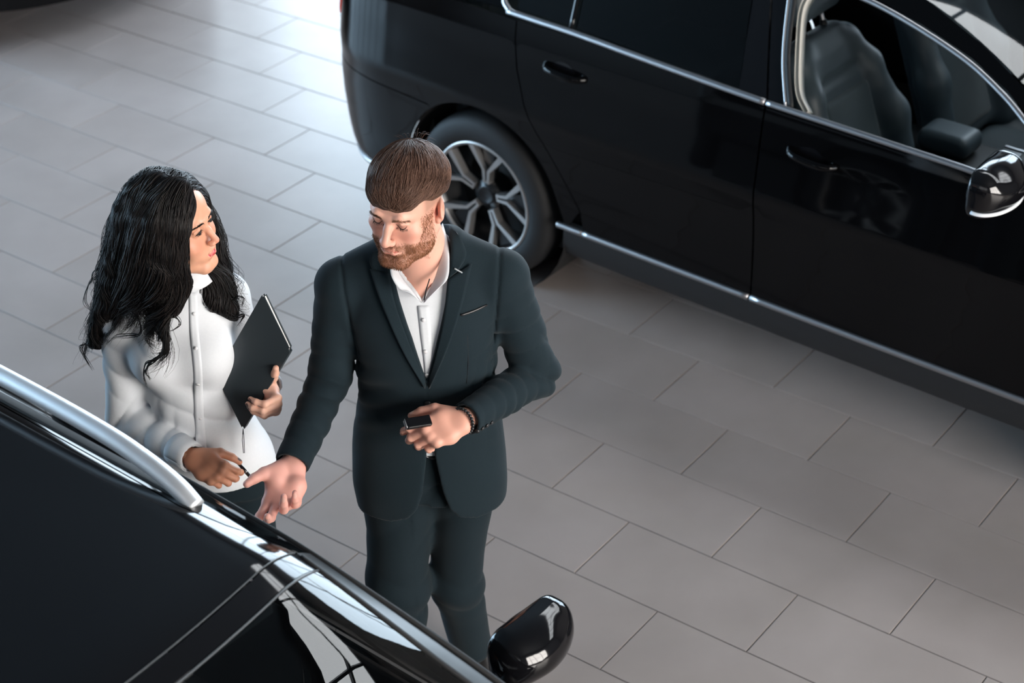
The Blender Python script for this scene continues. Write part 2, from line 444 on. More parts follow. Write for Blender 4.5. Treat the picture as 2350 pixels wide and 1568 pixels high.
def rooflight(u0, u1, v0, v1, n, first):
    k = first; w = (u1-u0)/n; z1 = RH-.005; z0 = RH-.12
    for i in range(n):
        a, b = u0+i*w, u0+(i+1)*w
        f = wall_box('window_%d' % k, a, a+.04, v0, v1, z0, z1, MT['steel']); tag(f, kind='structure')
        wall_box('window_frame', b-.04, b, v0, v1, z0, z1, MT['steel'], f)
        wall_box('window_frame', a+.04, b-.04, v0, v0+.05, z0, z1, MT['steel'], f); wall_box('window_frame', a+.04, b-.04, v1-.05, v1, z0, z1, MT['steel'], f)
        wall_box('window_bar', a+.04, b-.04, (v0+v1)/2-.03, (v0+v1)/2+.03, z0, z1, MT['steel'], f)
        wall_box('pane', a+.04, b-.04, v0+.05, (v0+v1)/2-.03, z0+.06, z0+.08, MT['pane_roof'], f); wall_box('pane', a+.04, b-.04, (v0+v1)/2+.03, v1-.05, z0+.06, z0+.08, MT['pane_roof'], f)
        k += 1
    return k
MT['pane_roof'] = mat('daylit_rooflight_pane', (.02, .02, .02), .1, emit=((.93, .97, 1.0), LIT_ROOF))
k = rooflight(-4.0, 6.0, 7.4, 9.2, 6, k)
# ------------------------------------------------------------------ cars
HEAD = math.radians(-40.7)
CD = np.array([math.cos(HEAD), math.sin(HEAD), 0.]); CN = np.array([-math.sin(HEAD), math.cos(HEAD), 0.])

def inside(P, poly):
    x, y = P[:, 0], P[:, 1]; r = np.zeros(len(P), bool); n = len(poly)
    for i in range(n):
        x1, y1 = poly[i]; x2, y2 = poly[(i+1) % n]
        c = ((y1 > y) != (y2 > y)) & (x < (x2-x1)*(y-y1)/(y2-y1+1e-12)+x1); r ^= c
    return r
def dist_poly(P, poly):
    A = np.array(poly); B = np.roll(A, -1, 0); d = np.full(len(P), 9.)
    for a, b in zip(A, B):
        ab = b-a; t = np.clip(((P-a)@ab)/(ab@ab+1e-12), 0, 1); d = np.minimum(d, np.linalg.norm(P-a-t[:, None]*ab, axis=1))
    return d
def densify(poly, step):
    out = []
    for i in range(len(poly)):
        a, b = np.array(poly[i], float), np.array(poly[(i+1) % len(poly)], float)
        n = max(1, int(np.linalg.norm(b-a)/step))
        for j in range(n): out.append(tuple(a+(b-a)*j/n))
    return out
def normal_of(f, u, v, e=2e-3):
    pu = f(u+e, v)-f(u-e, v); pv = f(u, v+e)-f(u, v-e)
    n = np.cross(pu, pv); return n/(np.linalg.norm(n, axis=-1)[..., None]+1e-12)
def panel(name, poly, f, m, parent, step=.045, depth=.012, flip=False, lift=0., gap=0.):
    """a skin panel: outline poly in the surface's own (u, v), mapped to 3D by f, with a rim folded inward"""
    B = densify(poly, step); P = np.array(B)
    lo, hi = P.min(0), P.max(0)
    gx, gy = np.meshgrid(np.arange(lo[0], hi[0], step), np.arange(lo[1], hi[1], step)); G = np.stack([gx.ravel(), gy.ravel()], 1)
    G = G[inside(G, B)]
    if len(G): G = G[dist_poly(G, B) > step*.45]
    allp = [Vector(p) for p in B]+[Vector(g) for g in G]
    nb = len(B)
    r = delaunay_2d_cdt(allp, [], [list(range(nb))], 1, 1e-6)
    vv = np.array([tuple(v) for v in r[0]]); tri = [t for t in r[2]]
    Q = f(vv[:, 0], vv[:, 1]); Nn = normal_of(f, vv[:, 0], vv[:, 1])
    if flip: Nn = -Nn
    Q = Q+Nn*lift
    faces = []
    for t in tri:
        a, b, c = (vv[i] for i in t[:3]); ar = (b[0]-a[0])*(c[1]-a[1])-(b[1]-a[1])*(c[0]-a[0])
        t = tuple(t[:3]) if (ar > 0) != flip else tuple(t[:3][::-1]); faces.append(t)
    # rim
    ed = {}
    for t in faces:
        for i in range(3): ed[(t[i], t[(i+1) % 3])] = 1
    bd = [e for e in ed if (e[1], e[0]) not in ed]
    V = [q for q in Q]; NL = [n for n in Nn]; rim = []
    mp = {}
    def dup(i, d):
        if (i, d) not in mp: mp[(i, d)] = len(V); V.append(Q[i]-Nn[i]*d); NL.append(Nn[i])
        return mp[(i, d)]
    for a, b in bd: rim.append((b, a, dup(a, depth), dup(b, depth)))
    o = mesh_obj(name, np.array(V), faces+rim, m, parent)
    me = o.data; nf = len(faces)
    ln = []
    for p in me.polygons:
        if p.index >= nf:
            p.use_smooth = False
            for _ in p.loop_indices: ln.append(tuple(p.normal))
        else:
            for vi in p.vertices: ln.append(tuple(NL[vi]))
    me.normals_split_custom_set(ln)
    return o
def strip(name, path, f, m, parent, width=.012, lift=.006, n=60, flip=False, base=0.):
    """raised moulding along a (u, v) path on surface f"""
    P = cr(path, n) if len(path) > 2 else np.linspace(path[0], path[1], n)
    Q = f(P[:, 0], P[:, 1]); Nn = normal_of(f, P[:, 0], P[:, 1]); Nn = -Nn if flip else Nn
    T = np.gradient(Q, axis=0); T /= np.linalg.norm(T, axis=1)[:, None]; Bn = np.cross(Nn, T)
    prof = [(-1, -.004), (-1, .35), (-.75, .85), (0, 1), (.75, .85), (1, .35), (1, -.004)]
    V = np.concatenate([Q+Bn*(width/2*a)+Nn*(base+lift*b if b > 0 else -.004) for a, b in prof]); F = []
    for j in range(len(prof)-1):
        for i in range(n-1): F.append((j*n+i, j*n+i+1, (j+1)*n+i+1, (j+1)*n+i))
    F.append([j*n for j in range(len(prof))][::-1]); F.append([j*n+n-1 for j in range(len(prof))])
    o = mesh_obj(name, V, F, m, parent); bm = bmesh.new(); bm.from_mesh(o.data); bmesh.ops.recalc_face_normals(bm, faces=bm.faces[:]); bm.to_mesh(o.data); bm.free()
    return o

# half width of the lower body over height, and the plan form at nose and tail
_zt = np.array([.08, .14, .20, .27, .33, .38, .46, .56, .66, .735, .78, .84, .92, 1.0, 1.06, 1.12, 1.2])
_wt = np.array([.80, .83, .865, .888, .899, .897, .895, .897, .903, .914, .906, .895, .882, .866, .850, .83, .80])
_zd = np.linspace(.05, 1.25, 600)
_wd = np.interp(_zd, _zt, _wt)
_k = np.exp(-np.linspace(-2.5, 2.5, 31)**2); _k /= _k.sum()
_wd = np.convolve(np.pad(_wd, 15, mode='edge'), _k, 'valid')
def wprof(z): return np.interp(z, _zd, _wd)
def sell(n, L, Wd):
    ph = np.linspace(0, math.pi/2, 2000); a = np.sin(ph)**(2/n); b = np.cos(ph)**(2/n)
    l = np.concatenate([[0], np.cumsum(np.hypot(np.diff(a)*L, np.diff(b)*Wd))]); return l/l[-1], a, b, l[-1]
_tr, _ar, _br, LR = sell(2.7, .58, .9)
_tf, _af, _bf, LF = sell(2.4, .62, .9)
SR, SF = -.42, 3.1
_zr = np.array([.1, .2, .3, .4, .5, .6, .7, .8, .9, 1.0, 1.1, 1.2]); _lr = np.array([.36, .45, .54, .58, .60, .60, .575, .575, .57, .56, .545, .53])
_zf = np.array([.1, .2, .3, .45, .6, .7, .8, .9, 1.0, 1.2]); _lf = np.array([.5, .56, .60, .62, .61, .58, .5, .38, .25, .1])
def body(v, z, side=-1):
    v = np.asarray(v, float); z = np.asarray(z, float)
    s = np.clip(v, SR, SF); w = wprof(z)*(1-.010*((s-1.35)/1.7)**2)
    tr = np.clip((SR-v)/LR, 0, 1); tf = np.clip((v-SF)/LF, 0, 1)
    s = s-np.interp(z, _zr, _lr)*np.interp(tr, _tr, _ar)+np.interp(z, _zf, _lf)*np.interp(tf, _tf, _af)
    w = w*np.interp(tr, _tr, _br)*np.interp(tf, _tf, _bf)
    return np.stack([s, side*w, z+0*s], -1)
def gh(v, z, side=-1):
    v = np.asarray(v, float); z = np.asarray(z, float)
    w = (.852-.66*(z-1.05)-.15*(z-1.05)**2)*(1-.03*((v-.9)/1.2)**2)
    return np.stack([v+0*z, side*w, z+0*v], -1)
def arc_pts(cx, cz, r, a0, a1, n=24):
    return [(cx+r*math.cos(math.radians(a)), cz+r*math.sin(math.radians(a))) for a in np.linspace(a0, a1, n)]
def belt(s): return np.interp(s, [-.95, -.3, .1, .43, 1.18, 1.6, 1.9, 2.1, 2.4], [1.04, 1.075, 1.076, 1.073, 1.047, 1.037, 1.028, 1.018, 1.00])

def seat(parent, x, y, far=False):
    """front seat; origin at the hip point, facing +x"""
    def P(*a): return np.array(a, float)+np.array([x, y, 0])
    def solid(name, lo, hi, res, fn, m, par):
        g = Grid(P(*lo), P(*hi), res); fn(g); V, F = g.mesh(); return mesh_obj(name, V, F, m, par)
    tl = math.radians(-20); R = np.array(Matrix.Rotation(tl, 3, 'Y'))       # leaning back
    ax = R@np.array([0, 0, 1.]); fx = R@np.array([1., 0, 0])
    base = P(-.02, 0, .45)
    def back(g):
        c = base+ax*.33
        g.rbox(c, (.062, .205, .33), .06, 0, rot=R)
        for sgn in (-1, 1):
            g.chain([base+ax*.02+fx*.06+np.array([0, sgn*.225, 0]), base+ax*.30+fx*.075+np.array([0, sgn*.222, 0]), base+ax*.50+fx*.05+np.array([0, sgn*.19, 0]), base+ax*.62+fx*.015+np.array([0, sgn*.13, 0])], [.060, .058, .044, .032], .045)
        g.rbox(base+ax*.655, (.04, .125, .03), .03, .03, rot=R)
        g.rbox(base+ax*.52+fx*.075, (.02, .12, .012), .01, .02, op='cut', rot=R)
    b = solid('backrest', (-.42, -.33, .35), (.25, .33, 1.25), .01, back, MT['leather'], parent)
    def insert(g): g.rbox(base+ax*.26+fx*.058, (.018, .145, .20), .02, 0, rot=R)
    solid('seat_insert', (-.3, -.2, .4), (.2, .2, 1.1), .008, insert, MT['suede'], parent)
    def head(g):
        g.rbox(base+ax*.83+fx*.02, (.05, .135, .095), .045, 0, rot=R); g.rbox(base+ax*.80-fx*.02, (.04, .09, .08), .03, .02, rot=R)
    hd = solid('headrest', (-.5, -.2, 1.05), (.05, .2, 1.4), .008, head, MT['leather'], parent)
    for sgn in (-1, 1):
        p0 = base+ax*.64+np.array([0, sgn*.065, 0]); tube('headrest_post', [p0, p0+ax*.14], .008, MT['chrome'], parent)
        tube('post_guide', [base+ax*.675+np.array([0, sgn*.065, 0]), base+ax*.70+np.array([0, sgn*.065, 0])], [.017, .012], MT['matte_black'], parent)
    def cush(g):
        g.rbox(P(.26, 0, .40), (.27, .20, .07), .06, 0)
        for sgn in (-1, 1): g.chain([P(.02, sgn*.22, .42), P(.48, sgn*.225, .44)], [.06, .05], .03)
    solid('seat_cushion', (-.1, -.32, .28), (.6, .32, .55), .012, cush, MT['leather'], parent)

def wheel(parent, s, side):
    """wheel at station s; outer face on the given side"""
    y0 = side*.885; k = -side
    def L(nm, prof, m, par=None): return lathe(nm, [(r, y0+k*h) for r, h in prof], m, par or parent, n=64, loc=(s, 0, .321))
    ty = L('tyre', [(.224, .004), (.235, -.006), (.262, -.012), (.295, -.008), (.316, .006), (.325, .03), (.327, .10), (.325, .17), (.315, .2), (.24, .22), (.224, .2)], MT['rubber'])
    for q in range(3): L('tread_groove', [(.3262, .06+.04*q), (.3274, .064+.04*q), (.3262, .068+.04*q)], MT['matte_black'], ty)
    rm = L('rim', [(.226, .004), (.229, -.002), (.222, -.004), (.213, .004), (.208, .03), (.19, .12), (.10, .13), (0.001, .13)], MT['rim_dark'])
    L('rim_lip', [(.2295, -.001), (.227, -.0055), (.217, -.0045), (.214, .006)], MT['rim'], rm)
    L('hub', [(.001, .024), (.030, .024), (.034, .021), (.038, .026), (.058, .032), (.062, .05), (.066, .12)], MT['rim_dark'], rm)
    L('brake_disc', [(.001, .11), (.15, .11), (.15, .128), (.001, .128)], MT['matte_black'], rm)
    def spoke(a0):
        # a Y of two blades that leave the hub together
        V, F = [], []
        def P2(r, a, h): a = math.radians(a); return (s+r*math.cos(a), y0+k*h, .321+r*math.sin(a))
        def blade(pa, pb, wa, wb, col):
            b0 = len(V)
            for (r, a), wd in ((pa, wa), (pb, wb)):
                da = math.degrees(wd/2/max(r, .02))
                h = .024-.026*(r/.22)
                V.extend([P2(r, a-da, h), P2(r, a+da, h), P2(r, a+da*1.15, h+.03), P2(r, a-da*1.15, h+.03)])
            F.extend([(b0+i, b0+(i+1) % 4, b0+4+(i+1) % 4, b0+4+i) for i in range(4)]+[(b0, b0+3, b0+2, b0+1), (b0+4, b0+5, b0+6, b0+7)])
        for sg in (-1, 1):
            blade((.062, a0+sg*8), (.118, a0+sg*6.0), .010, .013, 0)
            blade((.116, a0+sg*6.0), (.216, a0+sg*19.5), .014, .024, 0)
        blade((.060, a0), (.066, a0), .03, .03, 0)
        o = mesh_obj('spoke', V, F, MT['rim'], rm, smooth=False)
        bm = bmesh.new(); bm.from_mesh(o.data); bmesh.ops.recalc_face_normals(bm, faces=bm.faces[:]); bm.to_mesh(o.data); bm.free()
        V2 = []; V, F = [], []
        blade((.055, a0), (.205, a0), .020, .06, 0)
        V = [(x, y+k*.02, z) for x, y, z in V]
        mesh_obj('spoke_back', V, F, MT['rim_dark'], rm, smooth=False)
    for q in range(5): spoke(82+72*q)

def wing_mirror(parent, x, y, z, side, sc=1., strip_on=True):
    """door mirror: cap, glass, arm and indicator strip; extends outboard on side"""
    g = Grid((x-.13, y-.19, z-.12), (x+.15, y+.19, z+.13), .0045)
    o = side
    g.rbox((x-.012*sc, y, z), (.060*sc, .118*sc, .076*sc), .052*sc, 0)
    g.ell((x+.012*sc, y-o*.01, z+.004), (.072*sc, .112*sc, .068*sc), .02)
    g.fn(g.lo, [a[-1] for a in g.ax], lambda X, Y, Z: (X-(x-.045*sc)-.1*(Y-y)*o)+0*Z, .010, 'cut')
    V, F = g.mesh(); cap = mesh_obj('mirror_cap', V, F, MT['gloss_black'], parent)
    a = np.linspace(0, 2*math.pi, 32, endpoint=False)
    ring = [(x-.046*sc+.1*.092*sc*math.cos(t), y+o*.092*sc*math.cos(t), z+.054*sc*math.sin(t)) for t in a]
    mesh_obj('mirror_glass', ring, [tuple(range(32))], MT['mirror'], cap, smooth=False)
    tube('mirror_rim', ring+[ring[0]], .006, MT['matte_black'], cap, n=6)
    if strip_on:
        path = [(x+.068*sc*math.cos(t)+.002, y+o*.118*sc*math.sin(t), z-.040*sc) for t in np.linspace(-.5, 1.75, 24)]
        tube('indicator_strip', path, .006, MT['lamp_clear'], cap, n=6)
    mesh_obj('mirror_arm', *tube_vf([(x+.01, y-o*.09, z-.055), (x+.015, y-o*.15, z-.075), (x+.02, y-o*.24, z-.085)], [.032, .034, .04], 10), MT['matte_black'], parent)

def build_sedan():
    """dark saloon; origin on the floor under the rear axle, x forward, y to the car's left"""
    car = empty('car', CD*-3.99+CN*5.375, HEAD)
    A = .385
    for side in (-1, 1):
        fl = side > 0
        fb = (lambda v, z, s_=side: body(v, z, s_)); fg = (lambda v, z, s_=side: gh(v, z, s_))
        arch = arc_pts(0, .321, A, 0, 180)
        a_bot = [(A, .27)]
        ZD = .352
        # rear bumper: below the quarter, behind the arch
        bl = [p for p in arc_pts(0, .321, A, 180, 126, 14)]
        panel('rear_bumper', [(-.30-.12, .2), (-A-.005, .26)]+bl+[(bl[-1][0]-.02, .640), (-.6, .66), (-1.0, .665), (SR-LR+.002, .665), (SR-LR+.002, .2)], fb, MT['paint'], car, flip=fl)
        strip('bumper_trim', [(-.46, .285), (-.7, .275), (-1.1, .275), (SR-LR+.01, .275)], fb, MT['chrome'], car, .02, .008, flip=fl)
        # quarter panel with the rear pillar's foot
        br = [p for p in arc_pts(0, .321, A, 126, 22, 24)]
        dc = [(.475, .43), (.44, .48), (.365, .585), (.292, .685), (.235, .78), (.19, .90), (.17, 1.0), (.165, 1.062)]
        qp = br+[(A+.02, .352), (.425, .352), (.472, .42)]+[(x-.006, z) for x, z in dc]+[(-.1, 1.068), (-.5, 1.06), (-.9, 1.03), (-1.25, 1.0), (-1.25, .67), (-.6, .666), (bl[-1][0]-.02, .646)]
        panel('rear_quarter', qp, fb, MT['paint'], car, flip=fl)
        rd = dc+[(.43, 1.066), (.8, 1.055), (1.198, 1.040), (1.204, .80), (1.206, ZD), (.492, ZD), (.482, .40)]
        panel('rear_door', rd, fb, MT['paint'], car, flip=fl)
        fd = [(1.211, .80), (1.205, 1.040), (1.6, 1.030), (1.9, 1.021), (2.2, 1.008), (2.26, .95), (2.30, .75), (2.28, .5), (2.24, ZD), (1.213, ZD)]
        panel('front_door', fd, fb, MT['paint'], car, flip=fl)
        fr = arc_pts(2.80, .321, A, 180, 20, 30)
        ff = [(2.247, ZD), (2.287, .5), (2.307, .75), (2.267, .95), (2.21, 1.006), (2.4, .99), (2.9, .93), (3.3, .86), (3.5, .84), (3.5, .60), (3.22, .58), (3.19, .46)]+fr[::-1]+[(2.41, ZD)]
        panel('front_fender', ff, fb, MT['paint'], car, flip=fl)
        panel('front_bumper', [(3.20, .25), (SF+LF-.002, .2), (SF+LF-.002, .78), (3.506, .80), (3.506, .592), (3.23, .57), (3.198, .44)], fb, MT['paint'], car, flip=fl)
        panel('rocker', [(.36, .19), (2.43, .19), (2.41, .352), (.40, .352)], fb, MT['matte_black'], car, lift=-.012, flip=fl)
        for a, b in ((.375, .487), (.494, 1.203), (1.213, 2.40)):
            strip('sill_trim', [(a, .340), (b, .340)], fb, MT['chrome'], car, .022, .012, n=30, flip=fl)
        # crease lights, belt mouldings, window surrounds
        bel = lambda a, b, dz=0: [(x, float(belt(x))+dz) for x in np.linspace(a, b, 9)]
        strip('belt_moulding', bel(.105, 1.198), fg, MT['chrome'], car, .022, .010, flip=fl)
        strip('belt_moulding', bel(1.207, 2.28), fg, MT['chrome'], car, .020, .010, flip=fl)
        strip('window_surround', [(.112, 1.078), (.075, 1.105), (.09, 1.16), (.17, 1.24), (.30, 1.305)], fg, MT['chrome'], car, .020, .010, flip=fl)
        strip('window_surround', [(.30, 1.305), (.6, 1.345), (1.0, 1.373), (1.25, 1.376), (1.406, 1.368), (1.589, 1.335), (1.789, 1.284), (1.929, 1.229), (2.02, 1.182), (2.15, 1.105), (2.28, 1.02)], fg, MT['chrome'], car, .018, .010, n=90, flip=fl)
        # glass and pillar trims
        rg = [(.40, 1.09), (1.085, 1.062), (1.0, 1.345), (.62, 1.335), (.36, 1.29)]
        panel('rear_window', rg, fg, MT['tint'], car, lift=-.012, depth=.004, flip=fl)
        panel('quarter_window', [(.13, 1.092), (.375, 1.09), (.335, 1.285), (.2, 1.235), (.115, 1.16)], fg, MT['tint'], car, lift=-.012, depth=.004, flip=fl)
        strip('window_divider', [(.388, 1.08), (.345, 1.30)], fg, MT['gloss_black'], car, .016, .004, n=8, flip=fl)
        panel('pillar_trim', [(1.09, 1.058), (1.196, 1.052), (1.055, 1.368), (1.003, 1.362)], fg, MT['gloss_black'], car, lift=-.006, flip=fl)
        panel('pillar_trim', [(1.204, 1.052), (1.262, 1.05), (1.120, 1.368), (1.063, 1.368)], fg, MT['gloss_black'], car, lift=-.006, flip=fl)
        strip('window_guide', [(1.272, 1.052), (1.20, 1.18), (1.132, 1.36)], fg, MT['chrome'], car, .008, .006, n=20, flip=fl)
        strip('window_guide', [(1.29, 1.052), (1.215, 1.18), (1.15, 1.36)], fg, MT['matte_black'], car, .018, .004, n=20, flip=fl)
        strip('door_seal', [(1.345, 1.052), (1.29, 1.10), (1.24, 1.20), (1.20, 1.30), (1.205, 1.352)], fg, mat('pale_seal', (.62, .60, .55), .5) if side < 0 else MT['matte_black'], car, .014, .010, n=24, flip=fl, base=-.05)
        panel('rear_pillar', [(-.1, 1.072), (.09, 1.083), (.06, 1.105), (.075, 1.16), (.155, 1.243), (.29, 1.318), (.6, 1.358), (1.0, 1.386), (1.25, 1.389), (1.406, 1.381), (1.6, 1.346), (1.8, 1.294), (1.94, 1.240), (2.16, 1.118), (2.30, 1.02), (2.40, 1.005), (2.25, 1.10), (2.0, 1.250), (1.81, 1.333), (1.60, 1.402), (1.4, 1.435), (1.0, 1.445), (.6, 1.43), (.3, 1.392), (0, 1.31), (-.25, 1.20), (-.45, 1.10), (-.5, 1.068)], fg, MT['paint'], car, flip=fl)
        # door handles in their recesses
        for hs, hz in ((.40, .946), (1.40, .925)):
            c = fb(np.array(hs), np.array(hz)); y = c[1]
            mesh_obj('door_handle', *tube_vf(cr([(hs-.085, y+side*-.004, hz+.002), (hs-.06, y+side*.026, hz), (hs, y+side*.034, hz-.004), (hs+.06, y+side*.028, hz-.008), (hs+.09, y-side*.004, hz-.01)], 16), .013, 8), MT['paint'], car)
            panel('handle_recess', [(hs+.05*math.cos(t)-.01, hz-.006+.034*math.sin(t)) for t in np.linspace(0, 2*math.pi, 20, endpoint=False)], fb, MT['gloss_black'], car, step=.02, lift=.0015, depth=.003, flip=fl)
        # dark lining of the wheel housings
        for wx in (0, 2.80):
            lathe('wheel_housing', [(A+.004, side*.865), (A-.0, side*.55), (.05, side*.55)], MT['matte_black'], car, n=40, loc=(wx, 0, .321))
        wheel(car, 0, side); wheel(car, 2.80, side)
        panel('tail_lamp', [(-1.26, .70), (SR-LR*.62, .71), (SR-LR*.60, .93), (-1.26, .985), (-.88, 1.0), (-.80, .94), (-.9, .74)], fb, MT['lamp_red'], car, lift=.006, flip=fl) if False else None
        panel('tail_lamp', [(-.90, .80), (SR-LR*.90, .79), (SR-LR*.90, .96), (-.86, .985), (-.78, .93)], fb, MT['lamp_red'], car, lift=.007, depth=.02, flip=fl)
        strip('lamp_trim', [(-.90, .79), (-1.2, .785), (SR-LR*.9, .78)], fb, MT['chrome'], car, .012, .006, flip=fl)
        # door linings
        panel('door_lining', [(.45, .42), (2.25, .42), (2.25, .985), (1.2, 1.01), (.25, 1.03), (.30, .8)], fb, MT['cabin'], car, lift=-.075, flip=fl, step=.12)
        panel('door_sill_cap', [(.2, 1.02), (2.28, .98), (2.28, 1.012), (1.9, 1.022), (1.2, 1.042), (.2, 1.066)], fg, MT['matte_black'], car, lift=-.03, depth=.06, flip=fl, step=.1)
        panel('tail_lamp_lower', [(SR-LR*.62, .30), (-.85, .30), (-.85, .345), (SR-LR*.62, .345)], fb, MT['lamp_red'], car, lift=.004, depth=.01, flip=fl, step=.03)
        wing_mirror(car, 2.06, side*(.975), 1.075, side)
    # roof, screens, bonnet, boot: surfaces across the car
    edge = [(-.45, 1.10), (-.25, 1.20), (0, 1.31), (.3, 1.392), (.6, 1.43), (1.0, 1.445), (1.4, 1.435), (1.60, 1.402), (1.81, 1.333), (2.0, 1.250), (2.25, 1.10), (2.40, 1.005)]
    ex = np.array([e[0] for e in edge]); ez = np.array([e[1] for e in edge])
    es = np.linspace(ex[0], ex[-1], 300); ezs = np.interp(es, ex, ez); kk = np.ones(21)/21; ezs = np.convolve(np.pad(ezs, 10, mode='edge'), kk, 'valid')
    def top(v, q):
        v = np.asarray(v, float); q = np.asarray(q, float)
        z = np.interp(v, es, ezs); w = gh(v, z, 1)[..., 1]
        return np.stack([v+.10*(1-q**2)*np.clip((v-1.0)/1.2, 0, 1), w*q, z+.045*(1-q**2)], -1)
    R_ = lambda a, b, e=.997: [(a, -e), (b, -e), (b, e), (a, e)]
    panel('roof_panel', R_(.02, 1.42), top, MT['paint'], car, step=.06)
    panel('windscreen', R_(1.43, 2.36, .985), top, MT['clear'], car, step=.06, depth=.005)
    panel('rear_screen', R_(-.40, .012, .97), top, MT['tint'], car, step=.06, depth=.005)
    def hood(v, q):
        v = np.asarray(v, float); q = np.asarray(q, float)
        z = np.interp(v, [2.2, 2.4, 3.0, 3.4, 3.62], [1.01, .985, .92, .84, .76]); w = np.interp(v, [2.2, 3.1, 3.4, 3.62], [.86, .86, .76, .5])
        return np.stack([v+0*q, w*q, z+.05*(1-q**2)], -1)
    panel('bonnet', R_(2.38, 3.6), hood, MT['paint'], car, step=.07)
    def boot(v, q):
        v = np.asarray(v, float); q = np.asarray(q, float)
        w = np.interp(v, [-1.0, -.9, -.7, -.3], [.62, .74, .82, .855]); z = np.interp(v, [-1.0, -.3], [1.035, 1.078])
        return np.stack([v+0*q, w*q, z+.03*(1-q**2)], -1)
    panel('boot_lid', R_(-.985, -.36), boot, MT['paint'], car, step=.06)
    # structure under the skin
    box('floor_pan', (-.40, -.78, .16), (3.2, .78, .30), MT['matte_black'], car)
    box('firewall', (2.30, -.78, .3), (2.4, .78, .96), MT['cabin'], car)
    box('rear_bulkhead', (-.42, -.76, .3), (-.34, .76, 1.05), MT['cabin'], car)
    box('dashboard', (1.93, -.74, .62), (2.32, .74, .985), MT['cabin'], car, .06, 3)
    box('centre_console', (1.22, -.13, .3), (2.0, .13, .60), MT['cabin'], car, .02)
    g = Grid((1.3, -.12, .56), (1.58, .12, .72), .007); g.rbox((1.44, 0, .645), (.10, .078, .042), .036, 0); V_, F_ = g.mesh(); mesh_obj('armrest', V_, F_, MT['leather'], car)
    box('console_panel', (1.60, -.115, .600), (2.0, .115, .612), MT['piano'], car, .004)
    box('gear_gate', (1.68, -.06, .610), (1.9, .06, .617), MT['gloss_black'], car, .002)
    box('console_trim', (1.60, -.122, .602), (2.0, -.115, .618), MT['chrome'], car); box('console_trim', (1.60, .115, .602), (2.0, .122, .618), MT['chrome'], car)
    tube('gear_lever', [(1.80, .0, .60), (1.79, .0, .70)], [.012, .022], MT['gloss_black'], car)
    for sy in (-.37, .37):
        seat(car, 1.33, sy)
    box('rear_bench', (-.25, -.66, .3), (.35, .66, .52), MT['leather'], car, .05, 3)
    box('rear_backrest', (-.34, -.66, .45), (-.14, .66, 1.02), MT['leather'], car, .05, 3)
    tube('steering_wheel', [(1.86+.06*math.cos(t), .37+.18*math.sin(t), .84+.17*math.cos(t)) for t in np.linspace(0, 2*math.pi, 33)], .015, MT['cabin'], car)
    box('headliner', (.1, -.52, 1.42), (1.4, .52, 1.43), MT['cabin'], car)
    return car
sedan = build_sedan()
tag(sedan, 'black saloon car with open front window standing behind the man', 'car')
MT['seal_glint_grey'] = mat('grey_seal_and_glint', (.09, .10, .11), .35)
MT['pillar_black'] = mat('semi_gloss_black', (.003, .0035, .004), .30, spec=.4)
